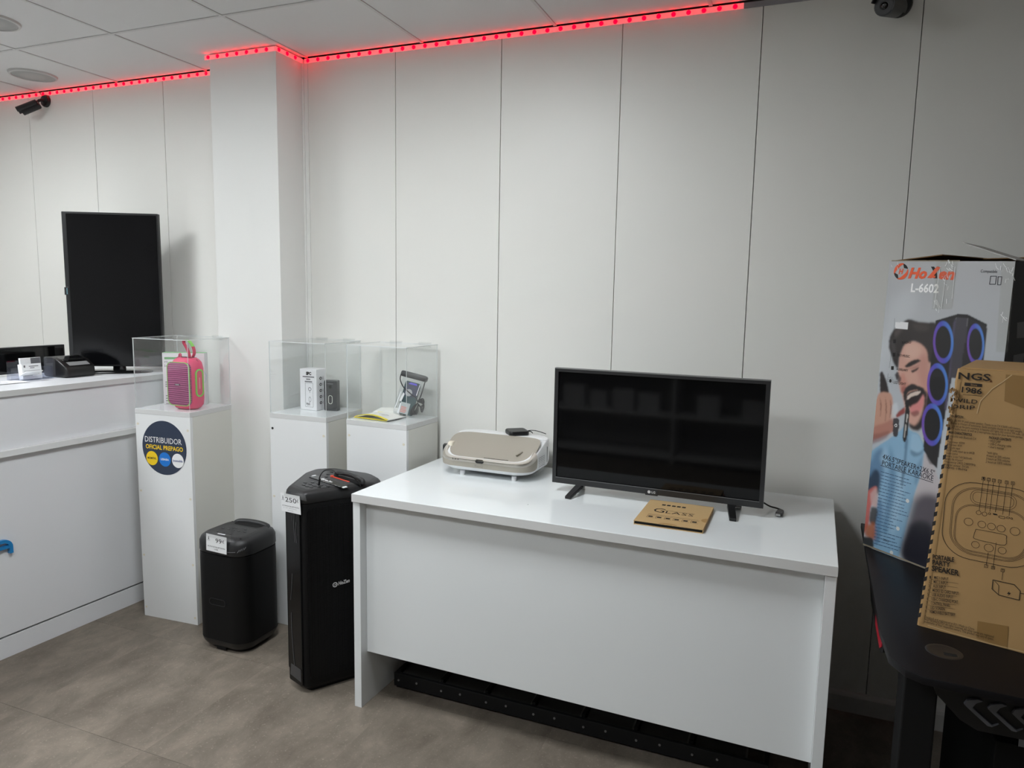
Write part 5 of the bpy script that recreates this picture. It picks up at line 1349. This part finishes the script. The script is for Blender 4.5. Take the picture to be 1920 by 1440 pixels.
put_text(mb, 'H', FB.at(cu_-.008, cv_-.007), FB.r, FB.u, height=.015, width=.016, m=0, **k_)
mb.build('brand_logo', PMATS, po_, world=True); mb = MB()
FB.text(mb, 'L-6602', (1708,547), (1760,549), .0245, m=2, bold=.03, lift=.0014)
mb.build('model_number', PMATS, po_, world=True); mb = MB()
FB.text(mb, 'Compatible', (1839,511), (1870,512), .0085, m=3, lift=.0014)
for q in ([(1858,518), (1869,518), (1867,533), (1856,533)], [(1872,519), (1879,519), (1877,534), (1871,534)]): FB.line(mb, q, .0018, m=3, closed=True, l=.0014)
mb.build('compatibility_mark', PMATS, po_, world=True); mb = MB()
FB.text(mb, 'RADIO', (1692,645), (1709,644), .008, m=1, lift=.0014)
FB.text(mb, 'MP3 MUSIC', (1683,668), (1706,671), .008, m=1, lift=.0014)
FB.text(mb, 'AUXILIARY', (1681,694), (1703,697), .008, m=1, lift=.0014)
FB.text(mb, 'LED LIGHT', (1676,719), (1699,723), .0085, m=1, lift=.0014)
for (x, y) in ((1678,640), (1677,665), (1674,690)): FB.poly(mb, [(x-2.5,y-3.5), (x+2.5,y-3.5), (x+2.2,y+3.5), (x-2.6,y+3.5)], 1, .0014)
FB.ell(mb, (1670,714), .0042, .0058, 1, .0014)
for i in range(7):
    a = PI*(-.15 + 1.3*i/6); u, v = FB.uv(1670, 713); FB.line(mb, [(u+.0065*math.cos(a), v+.008*math.sin(a)), (u+.0095*math.cos(a), v+.011*math.sin(a))], .001, m=1, l=.0014, pix=False)
for (a, b) in (((1678,597),(1676,632)), ((1672,660),(1668,690)), ((1666,700),(1664,715))): FB.line(mb, [a, b], .0006, m=1, l=.0014)
mb.build('feature_list', PMATS, po_, world=True); mb = MB()
FB.text(mb, '4X6.5"SPEAKER+2X6.5"', (1655,860), (1752,892), .016, m=3, lift=.0014)
FB.text(mb, 'PORTABLE KARAOKE', (1654,872), (1750,902), .016, m=3, lift=.0014)
FB.line(mb, [(1652,872.5), (1750,905)], .0016, m=3, l=.0014)
mb.build('product_title', PMATS, po_, world=True); mb = MB()
rn = random.Random(5)
for i in range(23):
    y0 = 884 + i*6.1; x0 = 1652 - i*.62; n_ = rn.uniform(.35, 1.0) if i > 5 else rn.uniform(.75, 1.0)
    L_ = 58*n_; x = x0
    while x < x0+L_:
        w_ = rn.uniform(3, 8); FB.line(mb, [(x, y0 + (x-x0)*.30), (min(x+w_, x0+L_), y0 + (min(x+w_, x0+L_)-x0)*.30)], .0022, m=4, l=.0012); x += w_ + 1.6
FB.text(mb, '2KG', (1656,1013), (1666,1017), .007, m=3, lift=.0014)
for q in ((1702,939), (1684,991), (1672,1036)): FB.ell(mb, q, .006, .0062, 5, .0012, 16)
mb.build('spec_text', PMATS, po_, world=True)
# ---- clear parcel tape with wrinkles over the top edge and flank
TAPEF = acrylic('parcel_tape', (0.93, 0.93, 0.91))
for q in ([(1757,487), (1798,488), (1786,580), (1748,580)], [(1880,490), (1905,490), (1890,660), (1868,660)]):
    mb = MB(); FB.poly(mb, q, 0, .0019); mb.build('parcel_tape', TAPEF, t, world=True)
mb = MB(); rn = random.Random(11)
SHN = mat('wrinkle_shine', (228, 230, 230), 0.12)  # shine on the wrinkled tape, painted as near-white lines
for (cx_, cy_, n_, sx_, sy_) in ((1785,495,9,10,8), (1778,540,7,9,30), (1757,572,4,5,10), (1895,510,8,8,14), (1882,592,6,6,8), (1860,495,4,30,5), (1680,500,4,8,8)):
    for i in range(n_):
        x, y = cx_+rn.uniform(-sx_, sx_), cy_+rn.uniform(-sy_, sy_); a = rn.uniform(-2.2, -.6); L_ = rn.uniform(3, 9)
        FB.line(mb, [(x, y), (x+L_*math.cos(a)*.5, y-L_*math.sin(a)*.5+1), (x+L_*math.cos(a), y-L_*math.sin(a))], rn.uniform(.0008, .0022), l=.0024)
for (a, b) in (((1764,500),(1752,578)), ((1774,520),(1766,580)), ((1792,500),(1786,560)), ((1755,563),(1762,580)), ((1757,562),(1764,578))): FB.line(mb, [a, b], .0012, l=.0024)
mb.build('wrinkle_shine', SHN, t, world=True)
# worn brown edges
mb = MB(); FB.line(mb, [(.001,.004), (.12,.0045), (.25,.004)], .005, l=.0016, pix=False); FB.line(mb, [(1673,489), (1740,489), (1800,489)], .003, l=.0016)
mb.build('worn_edge', mat('worn_edge_tan', (140, 130, 112), 0.8), t, world=True)
# label on the dark side
Ms = wmat(t); FS = Face(Ms @ Vector(bp(BW, 0, 0)), -nB, up_)
for pts in (((1907,605), (1925,602), (1922,633), (1906,634)), ((1900,666), (1920,662), (1918,680), (1899,680))):
    mb = MB(); q = [FS.uv(*p) for p in pts]; mb.add([tuple(FS.at(u, v, .0006)) for u, v in q], [(0,1,2,3)], 0)
    mb.build('side_label', mat('label_dim', (112, 112, 116), 0.5), t, world=True)

# ================================================================== BROWN SPEAKER CARTON IN FRONT
NA = gz(1719, 1172, GZ+.0008); na = math.radians(-17)
eN = Vector((math.cos(na), math.sin(na), 0)); nN = Vector((eN.y, -eN.x, 0))
NW, ND, NH = 0.44, 0.30, 0.638
t = thing('kraft_carton', 'brown cardboard carton of a portable party speaker on the gaming table, nearest', 'box', tuple(NA), na)
# crushed left upper corner: the front left edge leans in
FN = Face(NA, eN, (0,0,1))
def edge_u(v): return .0345*(v/NH)**1.0          # crushed left edge: lean of the front left corner
mb = MB(); NR = 20; NC = 8; rn = random.Random(4)
rows = []
for j in range(NR+1):
    v = NH*j/NR; u0 = edge_u(v) + (rn.uniform(-.003, .003) if 13 < j < 20 else 0)
    ring_ = [(u0, .004 + (rn.uniform(0, .006) if 14 < j < 19 else 0), v), (u0+.004, 0, v)] + [(u0 + (NW-u0)*i/NC, 0, v) for i in range(1, NC)] + [(NW, 0, v), (NW, ND, v), (u0+.02, ND, v)]
    rows.append(ring_)
mb.loft(rows, True, True); mb.build('carton', CARD, t, smooth=30)
# folded strip down the left of the face with printed hazard stripes on the corner
mb = MB()
def stripw(v): return .0095 + .0025*math.sin(v*9)
L_ = [[tuple(FN.at(edge_u(v)+.003, v, .0006)), tuple(FN.at(edge_u(v)+stripw(v), v, .0020)), tuple(FN.at(edge_u(v)+stripw(v)+.004, v, .0006))] for v in np.linspace(.01, NH-.03, 24)]
mb.loft(L_, False, False, closed=False); mb.build('folded_edge', CARD, t, world=True, smooth=60)
HAZ = mat('ink_faded_black', (44, 40, 38), 0.8)
for i in range(24):
    v = .020 + i*.0235
    if .49 < v < .60: continue
    mb = MB(); mb.add([tuple(FN.at(edge_u(v)+a, v+b, .0010 if a > 0 else .0012)) for a, b in ((-.0008, 0), (.0085, .006), (.0085, .017), (-.0008, .011))], [(0,1,2,3)])
    mb.build('hazard_stripe', HAZ, t, world=True)
mb = MB(); rn = random.Random(9)
for i in range(46):
    v = rn.uniform(.500, .590); u = edge_u(v) + rn.uniform(-.006, .010); s_ = rn.uniform(.0025, .007); a = rn.uniform(0, 6.28)
    p_ = FN.at(u, v, rn.uniform(.001, .008)); n_ = (FN.n + Vector((rn.uniform(-.6,.6), rn.uniform(-.6,.6), rn.uniform(-.6,.6)))).normalized()
    A1 = n_.cross(Vector((0,0,1))).normalized(); B1 = n_.cross(A1)
    mb.slab([tuple(p_ + A1*(s_*.5*math.cos(a+q)) + B1*(s_*math.sin(a+q))) for q in (0, 1.3, 2.9, 4.4)], n_, .0012, rn.choice((0, 0, 1)))
mb.build('torn_cardboard', [mat('torn_light', (160, 128, 86), 0.9), CARD_DK], t, world=True)
# top: flaps taped shut
mb = MB(); mb.box(edge_u(NH)+.006, NW, .003, ND-.004, NH+.0003, NH+.0035); mb.build('top_flap', CARD, t)
# lettering
mb = MB()
INKB = mat('ink_box_black', (36, 28, 22), 0.75); NMATS = [INKB, mat('ink_brown', (110, 66, 30), 0.7), CARD]
NT = lambda s, a, b, h=None, **k: FN.text(mb, s, a, b, h, lift=.0030, **k)
NT('NGS', (1797,710), (1857,714), .0152, bold=.02)
FN.ell(mb, (1858,715), .0022, .0022, 1, .0012, 14)
FN.poly(mb, [(1809,717), (1841.5,720), (1841,725.5), (1808,723)], 0, .0012)
FN.text(mb, 'Since', (1820,723), (1832,724), .0045, m=2, lift=.0016)
NT('1986', (1803,735), (1841,739), .0128, bold=.02)
FN.line(mb, [(1806,739.5), (1841,742.5)], .0008, l=.0012)
mb.build('brand_logo', NMATS, t, world=True); mb = MB()
NT('WILD', (1787,753), (1833,757), .0092, bold=.01, spacing=1.05); NT('DRIP', (1784,765), (1828,768), .0092, bold=.01, spacing=1.05)
mb.build('product_name', NMATS, t, world=True); mb = MB()
NT('DESCRIPTION', (1781,781), (1806,784), .0055, bold=.03)
for i, (s, xe) in enumerate((('Powerful 400 W peak power speaker. Thanks to its 7.4 V/3600 mAh battery,', 1914), ('enjoy up to 4 hours of autonomy. Easily portable thanks to its light weight,', 1917), ('you can set up the party anywhere. It features LED lights, EQ control, FM radio, USB,', 1924), ('SD/TF audio inputs, as well as 2 microphone inputs for your karaoke parties.', 1918))):
    x0 = 1780-.4*i; y0 = 788.5 + i*5.2; NT(s, (x0, y0), (xe, y0 + (xe-x0)*.128), .0052)
NT('MAIN CHARACTERISTICS', (1779,812), (1822.5,817), .0055, bold=.03)
for i, (s, w_) in enumerate((('Compatible with Bluetooth 5.4', 52), ('TWS', 8), ('Max power: 400W', 33), ('RMS power: 40W', 28), ('AUX audio input', 25), ('SD/TF audio input up to 64GB', 53), ('Volume control', 22), ('Battery: Li-ion 7.4V/3600mAh', 50), ('Battery life: 4 hours*', 34), ('Frequency 2402-2480MHz', 58), ('Adapter power: 5V/2A', 46), ('100Hz-18kHz', 44))):
    y0 = 818.5 + i*5.35; x0 = 1778 - i*.75; NT(s, (x0, y0), (x0+w_, y0 + w_*.118), .0055)
NT('PACKAGE CONTENTS', (1854.5,822), (1896,827), .0055, bold=.03)
for i, (s, w_) in enumerate((('\u2022 WILD DRIP', 22), ('\u2022 USB-C charging cable', 42), ("\u2022 User's manual", 28))): NT(s, (1854-i*.5, 828+i*5.6), (1854+w_, 828+i*5.6+w_*.12), .0055)
for i, (s, w_) in enumerate((('*with lights', 20), ('4 hours at 50% volume', 43), ('3 hours at 70% volume', 43), ('2 hours at 100% volume', 45))): NT(s, (1850.5-i*.7, 850+i*5.7), (1850.5+w_, 850+i*5.7+w_*.12), .0055)
mb.build('description_text', NMATS, t, world=True); mb = MB()
# control panel drawing
def rr_px(pts, closed=True, w=.0010, n=6):
    q = spline([(x, y, 0) for x, y in (list(pts)+[pts[0]] if closed else pts)], n); FN.line(mb, [(a, b) for a, b, _ in q], w, l=.0012)
uc, v_top, v_bot = FN.uv(1857, 985)[0], FN.uv(1815, 903)[1], FN.uv(1850, 1055)[1]
hw_ = uc - FN.uv(1768, 980)[0]
def rloop(ins_l, ins_t, ins_b, r, w):
    wd_, hg = 2*(hw_-ins_l), (v_top-ins_t)-(v_bot+ins_b)
    FN.line(mb, rrect(wd_, hg, r, 8, uc, (v_top-ins_t+v_bot+ins_b)/2), w, l=.0012, closed=True, pix=False)
rloop(0, 0, 0, .058, .0012)
rloop(.0150, .0110, .0120, .050, .0007); rloop(.0178, .0136, .0146, .048, .0007)
rloop(.0240, .0520, .0190, .036, .0007); rloop(.0262, .0545, .0214, .034, .0007)
rloop(.0520, .0150, .0, .020, .0) if False else None
for g_ in (0, .0045):
    FN.line(mb, rrect(2*(hw_-.050)-2*g_, .034-2*g_, .015-g_, 8, uc, v_top-.033), .0007, l=.0012, closed=True, pix=False)
k = 18
def circ(c, r, w=.0008):
    u, v = FN.uv(*c); FN.line(mb, [(u + r*math.cos(i*2*PI/k), v + r*math.sin(i*2*PI/k)) for i in range(k)], w, l=.0012, closed=True, pix=False)
for c_, r in (((1816,978),.0088), ((1841,983),.0078), ((1859,987),.0078), ((1877,991),.0078), ((1903,996),.0092), ((1829,1021),.0078), ((1854,1027),.0090), ((1879,1032),.0078), ((1835,961),.0047), ((1846,963.5),.0047), ((1855.5,963),.0022), ((1897,972),.0018)): circ(c_, r)
rr_px([(1830,992), (1858,997), (1885,1003), (1887,1010), (1884,1022), (1856,1017), (1828,1010), (1826,1004)], True, .0010, 3)
rr_px([(1874,967), (1884,969), (1883,972.5), (1873,970)], True, .0009, 2); rr_px([(1888,969), (1893,970), (1892,972), (1887,971)], True, .0009, 2); FN.poly(mb, [(1861,962), (1869,963.5), (1871,966), (1863,965)], 0, .0012)
for i, (x, xb, yb) in enumerate(((1844,1836,957), (1854,1847,959), (1863.5,1856,959), (1874.5,1866.5,960), (1887.5,1880,964.5), (1899,1892,967))):
    y = 897 + i*1.75; FN.line(mb, [(x-2.5,y-3), (x+3,y-2.2), (x+2.5,y+3.4), (x-3,y+2.6)], .0009, l=.0012, closed=True)
    FN.text(mb, str(i+1), (x-1.1, y+1.8), (x+1.1, y+2.0), .0055, lift=.0012); FN.line(mb, [(x-.5, y+4), (xb, yb)], .0008, l=.0012)
for i, (x, y, xt, yt) in enumerate(((1849,1061,1853,1036), (1862,1064,1868,1017), (1880,1069,1878.5,1087))):
    FN.line(mb, [(x-2.8,y-3), (x+3.2,y-2.2), (x+2.7,y+3.2), (x-3.2,y+2.4)], .0009, l=.0012, closed=True); FN.text(mb, str(i+7), (x-1.2, y+1.6), (x+1.2, y+1.9), .0055, lift=.0012)
    FN.line(mb, [(x+.4, y-3.5 if yt < y else y+3.5), (xt, yt)], .0008, l=.0012)
FN.line(mb, [(1862,1087), (1902,1096), (1913,1108), (1911,1125), (1873,1115.5), (1860,1104)], .0016, l=.0012, closed=True)
FN.line(mb, [(1865,1089), (1873,1098), (1872,1115)], .0010, l=.0012); FN.line(mb, [(1913,1112), (1926,1114)], .0014, l=.0012)
FN.poly(mb, [(1893,1108), (1888,1113), (1891.5,1113.5), (1889,1117.5), (1895.5,1111.5), (1892,1111)], 0, .0012)
mb.build('panel_drawing', NMATS, t, world=True); mb = MB()
NT('PORTABLE', (1749,1047), (1789,1053), .0108, bold=.03); NT('PARTY', (1748.5,1057.5), (1782,1062.5), .0118, bold=.03); NT('SPEAKER', (1747,1069), (1798,1079), .0132, bold=.03)
mb.build('product_title', NMATS, t, world=True); mb = MB()
for i, s in enumerate(('MIC 1 INPUT', 'MIC 2 INPUT', 'AUX INPUT', 'MICRO SD CARD INPUT', 'USB AUDIO INPUT', 'USB-C CHARGING PORT', 'CONTROL PANEL', 'LED SCREEN', 'REMOVABLE BATTERY')):
    x = 1752 - i*1.0; y = 1084.5 + i*8.0; w_ = (27, 27, 24, 49, 40, 50, 36, 27, 48)[i]
    NT(s, (x, y), (x+w_, y+w_*.13), .0072, bold=.01)
    if i < 8: FN.line(mb, [(x-6, y+.2+1.2), (x+45, y+.2+9.2)], .0005, l=.0012)
    NT(str(i+1), (x-8.5, y-.6), (x-6.5, y-.3), .0068)
for i, (s, w_) in enumerate((('Designed and engineered in EU / Made in China', 93), ('NGS TECHNOLOGY All rights reserved. All other names are registered', 130), ('trademarks of their respective owners. This product may vary in specs.', 130))):
    x = 1734 - i*.5; y = 1157 + i*4.6; NT(s, (x, y), (x+w_, y+w_*.258), .0058)
mb.build('input_list', NMATS, t, world=True)
# brown parcel tape patches and a crease line
PT = mat('parcel_tape_brown', (150, 116, 70), 0.3)
for q in ([(1886,702), (1932,706), (1928,768), (1883,752)], [(1833,1164), (1891,1174), (1888,1216), (1831,1196)]):
    mb = MB(); FN.poly(mb, q, 0, .0009); mb.build('parcel_tape', PT, t, world=True)
mb = MB(); mb.box(NW-.26, NW-.12, .003, ND-.004, NH+.0036, NH+.0042); mb.build('parcel_tape', PT, t)
mb = MB()
for q in ([(1897,703), (1880,716), (1860,729), (1850,740), (1838,752), (1832,775)], [(1740,1172), (1790,1188), (1850,1205), (1920,1222)]): FN.line(mb, q, .0018, l=.0011)
mb.build('crease', mat('crease_light', (204, 176, 132), 0.7), t, world=True)

# ================================================================== SHELVES ON THE WALL BEHIND THE CAMERA (they mirror in the television)
t = thing('wall_shelving', 'white shelving seen dimly mirrored in the television screen', 'shelves', (-1.2, Y0+0.20, 0), 0)
SH = mat('shelf_white', (220, 220, 218), 0.5)
for x in (-1.3, -.05, 1.2): MB().box(x-.012, x+.012, -.18, .18, 0, 2.2).build('upright', SH, t)
for z in (.06, .45, .85, 1.25, 1.65, 2.05):
    MB().box(-1.287, -.063, -.18, .18, z-.010, z+.010).build('shelf_board', SH, t)
    MB().box(-.037, 1.187, -.18, .18, z-.010, z+.010).build('shelf_board', SH, t)
rn = random.Random(2)
ORD = ('first', 'second', 'third', 'fourth', 'fifth', 'sixth')
for i, x in enumerate((-1.05, -.8, -.55, -.3, .25, .65)):
    w_ = .08+.03*rn.random(); h_ = .16+.06*rn.random()
    o = MB().box(-w_, w_, -.05, .05, 0, h_).build('product_box', mat('product_white', (206, 206, 206), 0.5), None, bevel=.002); o.location = (x-1.2, Y0+.26, .4605)
    tag(o, 'pale boxed product mirrored in the desk television, %s from the left' % ORD[i], 'box', 'boxes on the mirrored shelves')

for o in bpy.data.objects:
    if o.parent is not None and o.name.split('.')[0] in ('film_crease_shine', 'wrinkle_shine', 'torn_cardboard', 'vent_holes', 'crease', 'print', 'maker_mark', 'panel_print', 'spec_text', 'film_glint', 'lanyard_coil', 'red_print', 'side_mark', 'indicator'):
        o['kind'] = 'stuff'
